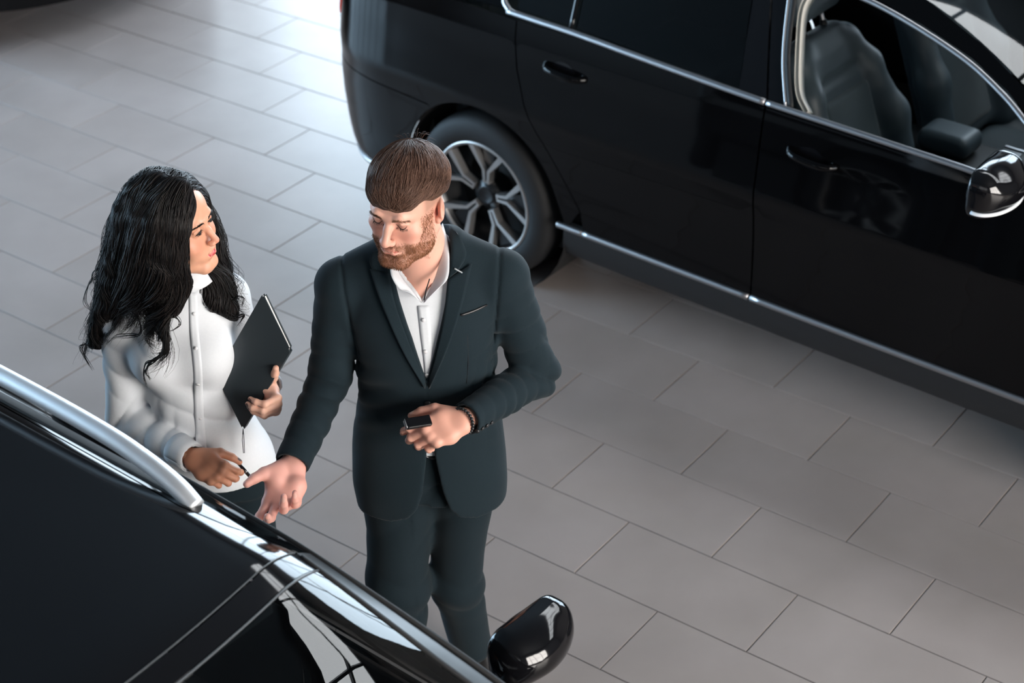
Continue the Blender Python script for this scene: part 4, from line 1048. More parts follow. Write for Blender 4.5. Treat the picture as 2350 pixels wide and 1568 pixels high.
# ------------------------------------------------------------------ the man
MB = np.array([-.215, 3.72, 0.])
def build_man():
    Y0 = 3.72; q = lambda x, y, dy: pt(x, y, Y0-dy)
    skin = srgb(226, 172, 152); parts = []
    shR, elR, wrR = np.array([-.405, 3.73, 1.325]), q(756, 868, .02), q(672, 1062, .25)
    shL, elL, wrL = np.array([-.018, 3.73, 1.335]), q(1232, 858, -.01), q(1072, 960, .20)
    # ---- head and neck
    HC = q(934, 464, .05); f = unit((-.42, -.90, -.14)); R = frame_from(f, roll=math.radians(4)); HS = 1.01
    loc = lambda p: R.T@(np.array(p)-HC)/HS
    nk = [(loc((-.205, 3.735, 1.40)), .062), (loc((-.205, 3.73, 1.30)), .085)]
    V, F = head_mesh('m', nk)
    C, mix, g, front = head_pigment(V, skin, None, srgb(222, 140, 122), 'm')
    x, y, z = V.T
    jaw = np.clip((-.040-z-.35*np.clip(np.abs(x)-.02, 0, 1)*0)/.012, 0, 1)
    side = np.clip((np.abs(x)-.040)/.012, 0, 1)*np.clip((.018-z)/.02, 0, 1)*np.clip((.0-y)/.012, 0, 1)*np.clip((y+.062)/.014, 0, 1)
    chin = np.clip((-.071-z)/.01, 0, 1)*np.clip((.01-y)/.02, 0, 1)*np.clip((z+.128)/.01, 0, 1)
    lowjaw = np.clip((-.050-z-.25*(y+.06))/.012, 0, 1)*np.clip((np.abs(x)-.026)/.010, 0, 1)*np.clip((.012-y)/.02, 0, 1)*np.clip((z+.128)/.01, 0, 1)
    mous = np.exp(-((z+.0555+.10*np.abs(x))/.0065)**2)*np.clip((.034-np.abs(x))/.006, 0, 1)*np.clip((-.070-y)/.01, 0, 1)*.9
    lipz = lip_mask(V, 'm', 0., 0.)
    beard = np.clip(np.maximum(np.maximum(chin, lowjaw), np.maximum(side*.6, mous)), 0, 1)*(1-lipz)
    beard *= (z > -.145)*np.clip((-.004-y)/.008, 0, 1)
    mix(srgb(150, 98, 72), beard*.62)
    mix(srgb(208, 118, 108), lipz*.75)
    fade = np.clip((np.abs(x)-.058)/.01, 0, 1)*np.clip((z-.004)/.02, 0, 1)*np.clip((y+.055)/.02, 0, 1)
    mix(srgb(140, 106, 88), fade*.62)
    eye = sum(np.exp(-(((x-s*.031)/.0175)**2+((z-.001)/.0095)**2)) for s in (-1, 1))*front
    mix(srgb(188, 124, 108), eye*.45)
    W_ = lambda v: HC+HS*(v@R.T)
    headV, headF, headC = W_(V), F, C
    parts.append((headV, headF, headC))
    # ---- hands
    g = Grid(wrR-np.array([.16, .24, .22]), wrR+np.array([.12, .20, .16]), .0022)
    FR = unit((-.20, -.86, -.42)); PR = unit((.10, -.45, .86)); w0 = wrR+unit(wrR-elR)*.012
    t1 = hand_add(g, w0, FR, PR, True, [(12, 22, 14), (30, 30, 18), (52, 38, 20), (58, 36, 20)], [(.60, .74, .34), (.70, .68, .12), (.80, .58, .05)], 1.10, tl=.74, root=w0-unit(wrR-elR)*.10)
    V, F = g.mesh(); C = np.tile(np.array(srgb(232, 172, 158)), (len(V), 1))
    C = nails(C, V, t1, srgb(235, 190, 178)); parts.append((V, F, C))
    g = Grid(wrL-np.array([.24, .20, .16]), wrL+np.array([.16, .16, .16]), .0022)
    FL = unit((-.93, -.28, -.18)); PL = unit((.20, .72, -.62)); w0 = wrL+unit(wrL-elL)*.012
    t2 = hand_add(g, w0, FL, PL, False, [(30, 32, 18), (40, 42, 22), (46, 46, 24), (50, 46, 24)], [(.78, .62, .12), (.92, .22, .30), (.96, .0, .28)], 1.0, splay=(4, 1, -2, -5), root=w0-unit(wrL-elL)*.10)
    V, F = g.mesh(); C = np.tile(np.array(srgb(226, 168, 148)), (len(V), 1))
    C = nails(C, V, t2, srgb(238, 198, 186)); parts.append((V, F, C))
    # ---- torso, arms and legs under the clothes
    knR, anR = q(912, 1335, .07), np.array([-.325, 3.66, .09]); knL, anL = q(1047, 1335, .0), np.array([-.14, 3.78, .09])
    hpR, hpL = np.array([-.305, 3.72, .84]), np.array([-.135, 3.73, .84])
    g = Grid((-.6, 3.4, .02), (.2, 3.95, 1.45), .012)
    g.stack([(.80, -.22, 3.73, .15, .09), (1.0, -.22, 3.73, .14, .085), (1.25, -.215, 3.735, .155, .09), (1.36, -.21, 3.735, .13, .07), (1.40, -.205, 3.735, .07, .06)], .02)
    for a, b, c in ((shR, elR, wrR), (shL, elL, wrL)): g.chain([a, b, c], [.044, .034, .024], .02)
    for a, b, c in ((hpR, knR, anR), (hpL, knL, anL)): g.chain([a, b, c], [.07, .045, .03], .02)
    V, F = g.mesh(); parts.append((V, F, np.array(skin)))
    V, F, C = joined(parts)
    man = mesh_obj('person', V-MB, F, MT['skin_m']); pigment(man, C); man.location = MB
    # ---- jacket
    rows = [(.690, -.222, 3.725, .196, .138), (.78, -.222, 3.725, .200, .140), (.90, -.220, 3.725, .190, .132), (1.06, -.214, 3.722, .168, .122), (1.18, -.213, 3.722, .176, .128), (1.28, -.212, 3.728, .190, .124), (1.35, -.210, 3.735, .176, .104), (1.40, -.207, 3.742, .125, .082), (1.445, -.204, 3.745, .074, .070)]
    def sleeve(g, a, b, c, seed):
        g.chain([a, a*.6+b*.4], [.066, .058], .028); g.chain([a*.6+b*.4, b], [.058, .052], .008); g.chain([b, c], [.052, .042], .012)
    g = Grid((-.66, 3.36, .66), (.20, 3.94, 1.50), .0045)
    def tfold(X, Y, Z):
        fr = np.clip((3.72-Y)/.06, 0, 1)
        wst = np.exp(-((Z-1.06)/.09)**2)
        return (.0035*np.sin(95*(Z+.35*np.abs(X+.21)))*wst*fr*np.clip((np.abs(X+.21)-.03)/.08, 0, 1)+.003*wob(X, Y, Z, 11, 26)).astype(np.float32)
    g.stack(rows, 0, n=2.35, fold=tfold)
    for a, sx in ((shR, -1), (shL, 1)):
        g.rc((-.205+sx*.06, 3.745, 1.405), a+np.array([0, 0, .022]), .060, .052, .04)
    full = g.D.copy()
    s0 = elR+ (wrR-elR)*1.0; s1 = wrL
    sleeve(g, shR, elR, wrR, 1); sleeve(g, shL, elL, wrL, 2)
    # elbow and forearm creases
    def creases(el, a, c, amp, seed, freq):
        ax1 = unit(c-el); ax0 = unit(el-a)
        def fn(X, Y, Z):
            dx, dy, dz = X-el[0], Y-el[1], Z-el[2]; r2 = dx*dx+dy*dy+dz*dz
            t = dx*(ax1+ax0)[0]+dy*(ax1+ax0)[1]+dz*(ax1+ax0)[2]
            w = np.exp(-r2/.012)
            return amp*w*(.35+.65*np.clip(wob(X, Y, Z, seed+9, 22)*1.6+.3, 0, 1))*rid(freq*t+5*wob(X, Y, Z, seed, 17))
        g.fn(el-.22, el+.22, fn, 0, 'disp')
    creases(elR, shR, wrR, .0065, 21, 62); creases(elL, shL, wrL, .012, 22, 70); creases(shL*.5+elL*.5, shL, elL, .005, 25, 60); creases(shR*.5+elR*.5, shR, elR, .004, 26, 60)
    mid = (elR+wrR)/2; creases(mid, elR, wrR, .0035, 23, 60); mid = (elL+wrL)/2; creases(mid, elL, wrL, .004, 24, 70)
    g.fn(g.lo, [a[-1] for a in g.ax], lambda X, Y, Z: .0016*wob(X, Y, Z, 5, 55), 0, 'disp')
    # armhole seams: shallow grooves round each shoulder
    for a, sx in ((shR, -1), (shL, 1)):
        def seam(X, Y, Z, a=a, sx=sx):
            d = (X-(a[0]-sx*.012))*sx+(1.34-Z)*.10
            return .0045*np.exp(-(d/.0045)**2)*((Z > 1.14) & (np.abs(X-a[0]) < .09))
        g.fn(a-.22, a+.22, seam, 0, 'disp')
    # the cuffs end square: cut beyond the wrists
    for c, e in ((wrR, elR), (wrL, elL)):
        d = unit(c-e); cc = c+d*.004
        g.fn(cc-.07+d*.045, cc+.07+d*.045, lambda X, Y, Z: -np.maximum((X-cc[0])*d[0]+(Y-cc[1])*d[1]+(Z-cc[2])*d[2], -1)*1., 0, 'cut')
        g.rc(cc-d*.012, cc+d*.05, .0335, .034, .002, 'cut')
    # V opening, front gap and rounded skirts
    zl = np.array([.66, .700, .705, .72, .75, .80, .88, .95, 1.00, 1.04, 1.132, 1.25, 1.34, 1.41, 1.5])
    xl = np.array([-.45, -.40, -.315, -.275, -.252, -.236, -.224, -.216, -.211, -.209, -.209, -.236, -.262, -.280, -.30])
    xr = np.array([.02, -.06, -.110, -.150, -.170, -.184, -.196, -.203, -.208, -.209, -.208, -.176, -.152, -.142, -.13])
    def gap(X, Y, Z):
        z = Z.ravel(); L = np.interp(z, zl, xl)[None, None]; R_ = np.interp(z, zl, xr)[None, None]
        d = np.maximum(np.maximum(L-X, X-R_), Y-3.70); return np.maximum(d, np.where(L == R_, .01, -1))+0*Y
    g.fn(g.lo, [a[-1] for a in g.ax], gap, .004, 'cut')
    g.fn((-.30, 3.5, 1.30), (-.10, 3.9, 1.50), lambda X, Y, Z: np.sqrt((X+.204)**2+((Y-3.735)*.9)**2)-.068-.35*np.clip(Z-1.36, 0, .1)*0+0*Z, .006, 'cut')
    g.fn((-.6, 3.4, .6), (.2, 3.95, .74), lambda X, Y, Z: Z-.697+.006*np.sin(9*X)+0*Y, .004, 'cut')
    V, F = g.mesh()
    jk = mesh_obj('jacket', V-MB, F, MT['suit'], man)
    g.D = full; bv = bvh_of(*g.mesh())
    VS = lambda P: [np.array(p, float) for p in P]
    # lapels and collar
    pl = lambda nm, A, B, l=(.004, .010), n=26, k=7, m=MT['suit'], th=.0035: patch(nm, A, B, bv, m, man, MB, n, k, l, th)
    pl('lapel', [(893, 628), (905, 690), (925, 750), (950, 815), (979, 884)], [(851, 618), (868, 672), (898, 745), (934, 820), (977, 888)], (.002, .011))
    pl('lapel', [(1027, 640), (1020, 710), (1010, 770), (996, 830), (981, 884)], [(1082, 606), (1062, 690), (1040, 760), (1014, 825), (984, 888)], (.002, .011))
    pl('jacket_collar', [(1030, 522), (1034, 560), (1033, 600), (1028, 640)], [(1046, 540), (1062, 566), (1068, 590), (1046, 622)], (.006, .013), 18, 5)
    pl('jacket_collar', [(872, 575), (882, 598), (893, 626)], [(858, 580), (850, 600), (856, 618)], (.006, .012), 14, 5)
    pl('lapel_buttonhole', [(1042, 614), (1060, 624)], [(1041, 617), (1059, 627)], (.013, .013), 6, 2, MT['stitch'], .001)
    pl('breast_pocket', [(1056, 722), (1086, 712), (1117, 698)], [(1059, 726), (1089, 716), (1118, 702)], (.003, .003), 12, 3, MT['button'], .002)
    # front darts and pocket lines
    pl('front_dart', [(1072, 770), (1074, 830), (1070, 880)], [(1073, 770), (1075, 830), (1071, 880)], (.0012, .0012), 12, 2, MT['button'], .001)
    for bx, by in ((982, 925), (963, 1026)):
        h, n = cast(bv, bx, by); n = unit(n)
        tube('jacket_button', [h-MB+n*.002, h-MB+n*.007], [.009, .0085], MT['button'], man, 14)
    # cuff buttons on his left sleeve
    bj = bvh_of(V, F)
    for i in range(4):
        h, n = cast(bj, 1096+10.5*i, 989-6.5*i)
        if h is not None: tube('cuff_button', [h-MB, h-MB+unit(n)*.004], [.0055, .005], MT['button'], man, 12)
    # ---- shirt
    g = Grid((-.46, 3.52, .86), (.03, 3.92, 1.46), .005)
    g.stack([(r[0], r[1], r[2], r[3]-.014, r[4]-.014) for r in rows if r[0] > .85], 0, n=2.3, fold=lambda X, Y, Z: .0022*np.sin(60*(X+.5*Z))*np.clip((1.3-Z)/.1, 0, 1)+.002*wob(X, Y, Z, 8, 40))
    g.fn((-.33, 3.5, 1.31), (-.08, 3.9, 1.47), lambda X, Y, Z: np.maximum(np.sqrt((X+.204)**2+(Y-3.73)**2)-.071, 1.315-Z), .004, 'cut')
    # open neck: a V of bare skin
    g.fn((-.30, 3.5, 1.28), (-.10, 3.74, 1.46), lambda X, Y, Z: np.maximum(np.abs(X+.210+.0*Z)-(Z-1.335)*.62, Y-3.72), .004, 'cut')
    V, F = g.mesh(); sh = mesh_obj('shirt', V-MB, F, MT['shirt'], man); bs = bvh_of(V, F)
    patch('shirt_placket', [(958, 702), (964, 760), (972, 820), (977, 872)], [(984, 702), (989, 760), (990, 820), (986, 872)], bs, MT['shirt'], sh, MB, 20, 4, (.0025, .0025), .002)
    for bx, by in ((972, 734), (976, 806), (980, 858)):
        h, n = cast(bs, bx, by)
        if h is not None: tube('shirt_button', [h-MB+unit(n)*.003, h-MB+unit(n)*.0055], .0052, MT['pearl'], sh, 12)
    qq = lambda L: [q(*p) for p in L]
    loft('shirt_collar', qq([(1016, 512, -.035), (1028, 556, .012), (1031, 602, .060), (1026, 640, .098), (1003, 664, .112)]), qq([(1004, 530, -.02), (1012, 580, .025), (1001, 628, .062), (986, 664, .092), (972, 694, .108)]), MT['shirt'], sh, MB, 26, 6, .006)
    loft('shirt_collar', qq([(895, 606, .065), (899, 634, .098), (915, 662, .112), (940, 668, .116)]), qq([(908, 612, .06), (930, 646, .086), (950, 670, .100), (968, 694, .108)]), MT['shirt'], sh, MB, 22, 6, .004)
    tube('neck_cord', [q(*p)-MB for p in ((986, 640, .075), (978, 665, .092), (973, 690, .104))], .0014, MT['belt'], man, 6)
    # ---- trousers
    g = Grid((-.50, 3.42, .06), (.06, 3.95, .98), .006)
    g.stack([(.74, -.222, 3.725, .172, .112), (.85, -.222, 3.728, .168, .112), (.96, -.22, 3.73, .155, .102)], 0, n=2.4)
    def leg(hp, kn, an, r0, r1, r2, sd):
        g.chain([hp-np.array([0, 0, .06]), kn, an+np.array([0, 0, .03])], [r0, r1, r2], .03)
        def fn(X, Y, Z): return .008*np.exp(-((Z-kn[2]+.02)/.07)**2)*rid(62*(Z+.35*X)+4*wob(X, Y, Z, sd, 14))*(.4+.6*np.clip(wob(X, Y, Z, sd+3, 18)+.4, 0, 1))+.0035*wob(X, Y, Z, sd+1, 24)+.004*np.clip((Z-.55)/.15, 0, 1)*rid(40*(Z-.8*X)+3*wob(X, Y, Z, sd+4, 9))
        g.fn((min(hp[0], an[0])-.12, 3.4, .1), (max(hp[0], an[0])+.12, 3.95, .8), fn, 0, 'disp')
        # pressed crease down the front
    leg(hpR, knR, anR, .092, .078, .060, 31); leg(hpL, knL, anL, .088, .066, .058, 41)
    V, F = g.mesh(); tr = mesh_obj('trousers', V-MB, F, MT['trousers'], man)
    g = Grid((-.42, 3.58, .88), (-.02, 3.88, .96), .005); g.stack([(.895, -.22, 3.728, .165, .112), (.935, -.22, 3.73, .162, .110)], 0); V, F = g.mesh(); be = mesh_obj('belt', V-MB, F, MT['belt'], man)
    bb = bvh_of(V, F)
    bc = np.array([-.207, 3.612, .915]); tube('buckle', [bc-MB+np.array([.018*math.cos(t)*1.1, -.004, .019*math.sin(t)]) for t in np.linspace(0, 6.283, 17)], .003, MT['gloss_black'], be, 6)
    # ---- shoes
    for an, sx in ((anR, -1), (anL, 1)):
        g = Grid(an+np.array([-.09, -.26, -.1]), an+np.array([.09, .14, .06]), .005)
        g.ell(an+np.array([0, .0, -.045]), (.042, .075, .05), 0); g.ell(an+np.array([sx*.008, -.11, -.06]), (.046, .11, .038), .04)
        zf = .004; g.fn(g.lo, [a[-1] for a in g.ax], lambda X, Y, Z: Z-zf+0*X+0*Y, .004, 'cut'); V, F = g.mesh(); so = mesh_obj('shoe', V-MB, F, MT['shoe'], man)
    # ---- hair: cap and combed strands
    def hairline(x, y):
        # lower limit of the hair in head height over the plan of the skull
        a = np.arctan2(np.abs(x), -y)          # 0 front .. pi back
        return np.interp(a, [0, .35, .7, .95, 1.25, 1.7, 2.2, 3.15], [.046, .048, .056, .060, .046, .040, .02, -.02])
    g = Grid((-.12, -.15, -.06), (.12, .15, .165), .0028)
    g.ell((0, .012, .036), (.076, .097, .083), 0); g.ell((0, -.045, .045), (.058, .046, .05), .025)
    def grow(X, Y, Z):
        hl = hairline(X+0*Y, Y+0*X); t = np.clip((Z-hl)/.055, 0, 1)
        return -(.0085+.0125*t**.8+.004*np.clip((Z-.08)/.04, 0, 1)*np.clip((.03-Y)/.05, 0, 1))
    g.fn(g.lo, [a[-1] for a in g.ax], grow, 0, 'disp')
    g.fn(g.lo, [a[-1] for a in g.ax], lambda X, Y, Z: (Z-hairline(X+0*Y, Y+0*X)-.0022*np.sin(210*X)-.002*np.sin(87*X+1)+0*Z)*.9, .005, 'cut')
    g.fn(g.lo, [a[-1] for a in g.ax], lambda X, Y, Z: .0012*wob(X*2.5, Y, Z, 9, 70), 0, 'disp')
    V, F = g.mesh()
    dark, lite = np.array(srgb(74, 52, 42)), np.array(srgb(112, 84, 70))
    o = mesh_obj('hair', W_(V)-MB, F, MT['hair_base'], man)
    tt = np.clip(.5+.5*wob(V[:, 0]*3, V[:, 1]*.4, V[:, 2]*.4, 14, 90), 0, 1)[:, None]; pigment(o, dark*(.8+.2*tt))
    hb = bvh_of(V, F); cu, ra, co = [], [], []
    cr0 = np.array([-.012, .072, .112])
    def flow(p):
        d = p-cr0; r = math.hypot(d[0], d[1])+1e-6; return np.array([d[0]/r*.8+.9*(-d[1])/r*np.exp(-r/.03), d[1]/r*.8-.35+.9*d[0]/r*np.exp(-r/.03), -.25])
    for P in comb(V, F, V[:, 2] > .0, flow, 3800, 10, .0065, (.0004, .0022), RNG):
        cu.append(W_(P)-MB); ra.append(RNG.uniform(.0004, .0009)); t = RNG.random(); co.append(dark*(1-t)+lite*t)
    for i in range(40):     # loose ends standing up at the crown
        a = RNG.uniform(-3, 3); p = cr0+np.array([.02*math.cos(a), .02*math.sin(a), -.002]); e = p+np.array([.03*math.cos(a), .02*math.sin(a), .006])+RNG.normal(size=3)*.006
        cu.append(W_(cr([p, (p+e)/2+np.array([0, 0, .010]), e], 6))-MB); ra.append(.0005); co.append(dark)
    V, F, C = strands_vf(cu, ra, co); o2 = mesh_obj('hair_strands', V, F, MT['hair'], o); pigment(o2, C); o2['kind'] = 'stuff'
    # ---- beard and brows as short hairs on the skin
    bh = beard; idx = RNG.choice(len(headV), 9000, p=bh/bh.sum())
    nm = np.zeros_like(headV); e1 = headV[headF[:, 1]]-headV[headF[:, 0]]; e2 = headV[headF[:, 2]]-headV[headF[:, 0]]; fn_ = np.cross(e1, e2)
    for j in range(4): np.add.at(nm, headF[:, j], fn_)
    nm /= np.linalg.norm(nm, axis=1)[:, None]+1e-12
    dn = R@np.array([0, -.25, -1.]); Dr = nm[idx]*.55+dn*.8+RNG.normal(size=(len(idx), 3))*.22; Dr /= np.linalg.norm(Dr, axis=1)[:, None]
    bc1, bc2 = np.array(srgb(120, 74, 50)), np.array(srgb(176, 122, 86)); t = RNG.random((len(idx), 1))
    spikes('beard', headV[idx]+RNG.normal(size=(len(idx), 3))*.0008-MB, Dr, RNG.uniform(.003, .0065, len(idx)), .00042, bc1*(1-t)+bc2*t, MT['hair'], man)
    hbv = bvh_of(headV, headF)
    def onface(l, lift=0.):      # nearest skin point to a head-frame point
        h = hbv.find_nearest(Vector(W_(np.array(l)[None])[0])); return np.array(h[0])+np.array(h[1])*lift-MB
    for s in (-1, 1):
        P, Dd = [], []
        for i in range(260):
            t = RNG.random(); l = cr([(s*.013, -.102, .019), (s*.028, -.100, .0255), (s*.048, -.082, .0215)], 50)[int(t*49)]+np.array([0, 0, RNG.normal()*.0024*(1.15-t)])
            P.append(onface(l)); Dd.append(R@unit((s*1.0, .35*t-.5, .45-.9*t)))
        spikes('eyebrow', np.array(P), np.array(Dd)+RNG.normal(size=(260, 3))*.12, .0065, .00034, np.tile(np.array(srgb(120, 84, 64)), (260, 1)), MT['hair'], man)
        lash = [onface((s*.031+dx, -.0925+abs(dx)*.25, -.0048+.9*dx*dx*60), .0006) for dx in np.linspace(-.0145, .0145, 9)]
        tube('lash_line', lash, [.0003, .0006, .0008, .0009, .0009, .0009, .0008, .0006, .0003], MT['lash'], man, 6)
        P = [onface((s*.031+dx, -.0925+abs(dx)*.25, -.005), .0006) for dx in RNG.uniform(-.015, .016, 40)]
        spikes('eyelashes', np.array(P), np.tile(R@unit((s*.2, -.75, -.6)), (40, 1))+RNG.normal(size=(40, 3))*.1, .0065, .00035, np.tile(np.array((.02, .014, .012)), (40, 1)), MT['hair'], man)
    # ---- bead bracelet on his left wrist
    d = unit(wrL-elL); u = unit(np.cross(d, (0, 0, 1))); w = np.cross(d, u); bcen = wrL+d*.016
    bmo = None; r_ = .0052; bm_ = bmesh.new(); bmesh.ops.create_icosphere(bm_, subdivisions=1, radius=r_); me = bpy.data.meshes.new('bead'); bm_.to_mesh(me); bm_.free(); me.materials.append(MT['button'])
    me.polygons.foreach_set('use_smooth', np.ones(len(me.polygons), dtype=bool))
    br = tube('bracelet', [bcen-MB+.0315*(math.cos(t)*u*.95+math.sin(t)*w) for t in np.linspace(0, 6.283, 33)], .0018, MT['button'], man, 6)
    for i in range(24):
        t = i*2*math.pi/24; b_ = bpy.data.objects.new('bead', me); b_.location = bcen-MB+.0325*(math.cos(t)*u*.95+math.sin(t)*w); link(b_, br)
    return man, t2
man, tipsL = build_man()
tag(man, 'bearded man in dark grey suit and open white shirt holding a car key', 'person')
# ------------------------------------------------------------------ the woman
WB = np.array([-.80, 3.77, 0.])
def build_woman():
    q = lambda x, y, Y: pt(x, y, Y)
    skin = srgb(214, 158, 130); parts = []
    shR, elR, wrR = np.array([-.950, 3.765, 1.250]), q(292, 955, 3.775), q(438, 1049, 3.60)
    shL, elL, wrL = np.array([-.700, 3.805, 1.265]), np.array([-.672, 3.850, 1.04]), q(616, 886, 3.715)
    HC = q(394, 514, 3.735); f = unit((.945, -.325, .04)); R = frame_from(f, roll=math.radians(-3)); HS = .97
    loc = lambda p: R.T@(np.array(p)-HC)/HS
    nk = [(loc((-.795, 3.765, 1.38)), .047), (loc((-.80, 3.77, 1.30)), .06)]
    V, F = head_mesh('f', nk, smile=1., mouth_open=.0052)
    C, mix, g, front = head_pigment(V, skin, None, srgb(214, 128, 108), 'f'); x, y, z = V.T
    lipz = lip_mask(V, 'f', 1., .0052)
    mix(srgb(188, 66, 72), lipz)
    eye = sum(np.exp(-(((x-s*.031)/.017)**2+((z-.001)/.009)**2)) for s in (-1, 1))*front
    mix(srgb(150, 98, 80), eye*.5)
    W_ = lambda v: HC+HS*(np.atleast_2d(v)@R.T)
    headV, headF = W_(V), F; parts.append((headV, headF, C))
    # right hand with the pen, left hand round the notebook
    g = Grid(wrR-np.array([.10, .20, .14]), wrR+np.array([.22, .14, .12]), .0021)
    FR = unit((.80, -.42, -.30)); PR = unit((.10, .75, -.66)); w0 = wrR+unit(wrR-elR)*.008
    t1 = hand_add(g, w0, FR, PR, True, [(38, 48, 22), (48, 55, 26), (55, 58, 28), (60, 58, 28)], [(.76, .56, .32), (.88, .16, .46), (.86, -.06, .50)], .88, splay=(3, 0, -2, -5), root=w0-unit(wrR-elR)*.09)
    V, F = g.mesh(); C = np.tile(np.array(srgb(200, 140, 112)), (len(V), 1)); C = nails(C, V, t1, srgb(96, 74, 72), .9); parts.append((V, F, C))  # right hand's skin is darkened: shade put into its pigment
    g = Grid(wrL-np.array([.14, .20, .13]), wrL+np.array([.14, .12, .15]), .0021)
    FL = unit((.30, -.94, -.12)); PL = unit((-.93, -.32, .10))
    t2 = hand_add(g, wrL, FL, PL, False, [(62, 62, 22), (66, 62, 24), (68, 62, 26), (70, 60, 26)], [(.45, .80, -.25), (.50, .86, -.05), (.35, .93, .05)], .88, splay=(3, 0, -3, -7), root=wrL-unit(wrL-elL)*.08)
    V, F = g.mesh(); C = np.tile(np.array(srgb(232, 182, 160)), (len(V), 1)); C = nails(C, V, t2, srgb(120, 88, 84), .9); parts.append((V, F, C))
    hpR, hpL = np.array([-.86, 3.78, .80]), np.array([-.72, 3.78, .80]); knR, knL = np.array([-.85, 3.76, .45]), np.array([-.70, 3.77, .45]); anR, anL = np.array([-.85, 3.80, .09]), np.array([-.69, 3.81, .09])
    g = Grid((-1.1, 3.5, .03), (-.5, 3.95, 1.42), .012)
    g.stack([(.80, -.79, 3.775, .12, .08), (1.0, -.80, 3.77, .085, .065), (1.2, -.81, 3.775, .105, .07), (1.32, -.80, 3.775, .07, .05)], .02)
    for a, b, c in ((shR, elR, wrR), (shL, elL, wrL)): g.chain([a, b, c], [.036, .03, .021], .02)
    for a, b, c in ((hpR, knR, anR), (hpL, knL, anL)): g.chain([a, b, c], [.065, .045, .03], .02)
    V, F = g.mesh(); parts.append((V, F, np.array(skin)))
    V, F, C = joined(parts)
    wo = mesh_obj('person', V-WB, F, MT['skin_f']); pigment(wo, C); wo.location = WB
    # ---- blouse
    g = Grid((-1.12, 3.46, .76), (-.50, 3.96, 1.45), .0045)
    rows = [(.785, -.775, 3.765, .158, .125), (.84, -.778, 3.765, .150, .120), (.92, -.790, 3.765, .122, .100), (1.00, -.800, 3.765, .108, .090), (1.08, -.806, 3.765, .114, .092), (1.17, -.812, 3.768, .128, .096), (1.25, -.818, 3.772, .130, .086), (1.31, -.812, 3.775, .105, .070), (1.365, -.800, 3.772, .058, .052)]
    def fold(X, Y, Z):
        w = np.exp(-((Z-.99)/.085)**2)
        return .0085*rid(70*(Z+.25*X+.016*np.sin(16*X))+2.5*wob(X, Y, Z, 62, 14))*w*(.3+.7*np.clip(wob(X, Y, Z, 63, 16)+.5, 0, 1))+.0022*wob(X, Y, Z, 61, 34)+.004*np.clip((.90-Z)/.1, 0, 1)*np.sin(38*X+1)
    g.stack(rows, 0, n=2.2, fold=fold)
    g.ell((-.868, 3.700, 1.150), (.062, .060, .062), .05); g.ell((-.748, 3.700, 1.160), (.060, .058, .062), .05)
    for a, sx in ((shR, -1), (shL, 1)):
        g.rc((-.80+sx*.045, 3.775, 1.325), a+np.array([0, 0, .008]), .046, .046, .035)
        e, c = (elR, wrR) if sx < 0 else (elL, wrL)
        g.chain([a, e], [.056, .049], .03); g.chain([e, c], [.047, .036], .015)
    def crease(el, ax, amp, freq, r, sd):
        ax = unit(ax)
        def fn(X, Y, Z):
            dx, dy, dz = X-el[0], Y-el[1], Z-el[2]; t = dx*ax[0]+dy*ax[1]+dz*ax[2]
            return amp*np.exp(-(dx*dx+dy*dy+dz*dz)/r)*rid(freq*t+4*wob(X, Y, Z, sd, 20))
        g.fn(el-.2, el+.2, fn, 0, 'disp')
    crease(elR, (wrR-elR)+(elR-shR)*.4, .007, 85, .010, 71); crease((elR+wrR)/2, wrR-elR, .0045, 95, .006, 72); crease((shR*.55+elR*.45), (.3, -.4, 1), .004, 70, .008, 73)
    crease(np.array([-.90, 3.70, 1.22]), (1, 0, 1.), .003, 70, .006, 74)
    g.fn(g.lo, [a[-1] for a in g.ax], lambda X, Y, Z: .0012*wob(X, Y, Z, 65, 60), 0, 'disp')
    for c, e, rr in ((wrR, elR, .030), (wrL, elL, .030)):
        d = unit(c-e); cc = c+d*.004
        g.fn(cc-.055+d*.04, cc+.055+d*.04, lambda X, Y, Z: -np.maximum((X-cc[0])*d[0]+(Y-cc[1])*d[1]+(Z-cc[2])*d[2], -1), 0, 'cut')
        g.rc(cc-d*.012, cc+d*.05, .0285, .029, .002, 'cut')
    g.fn((-.9, 3.65, 1.33), (-.7, 3.9, 1.45), lambda X, Y, Z: np.maximum(np.sqrt((X+.797)**2+(Y-3.768)**2)-.05, 1.34-Z), .004, 'cut')
    V, F = g.mesh(); bl = mesh_obj('blouse', V-WB, F, MT['shirt'], wo); bv = bvh_of(V, F)
    # collar, button stand and cuff
    nb = np.array([-.797, 3.765, 0])
    def ring(r, z, a0, a1, n=12, dz=0.): return [nb+np.array([r*math.cos(a), r*math.sin(a), z+dz*math.sin((a-a0)/(a1-a0)*math.pi)]) for a in np.linspace(a0, a1, n)]
    loft('blouse_collar', ring(.052, 1.405, -1.45, 3.2), ring(.060, 1.355, -1.45, 3.2), MT['shirt'], bl, WB, 30, 4)
    loft('blouse_collar', ring(.054, 1.400, -1.25, -.2), ring(.088, 1.352, -1.30, -.35), MT['shirt'], bl, WB, 18, 5, .006)
    loft('blouse_collar', ring(.054, 1.400, -1.6, -2.9), ring(.088, 1.350, -1.62, -2.6), MT['shirt'], bl, WB, 18, 5, .006)
    patch('button_stand', [(434, 672), (436, 760), (444, 850), (446, 940), (452, 1030)], [(452, 672), (456, 760), (464, 850), (467, 940), (474, 1030)], bv, MT['shirt'], bl, WB, 40, 4, (.002, .002), .0015)
    for by in (720, 800, 880, 960): 
        h, n = cast(bv, 444+(by-700)*.06, by)
        if h is not None: tube('blouse_button', [h-WB+unit(n)*.003, h-WB+unit(n)*.005], .0045, MT['pearl'], bl, 10)
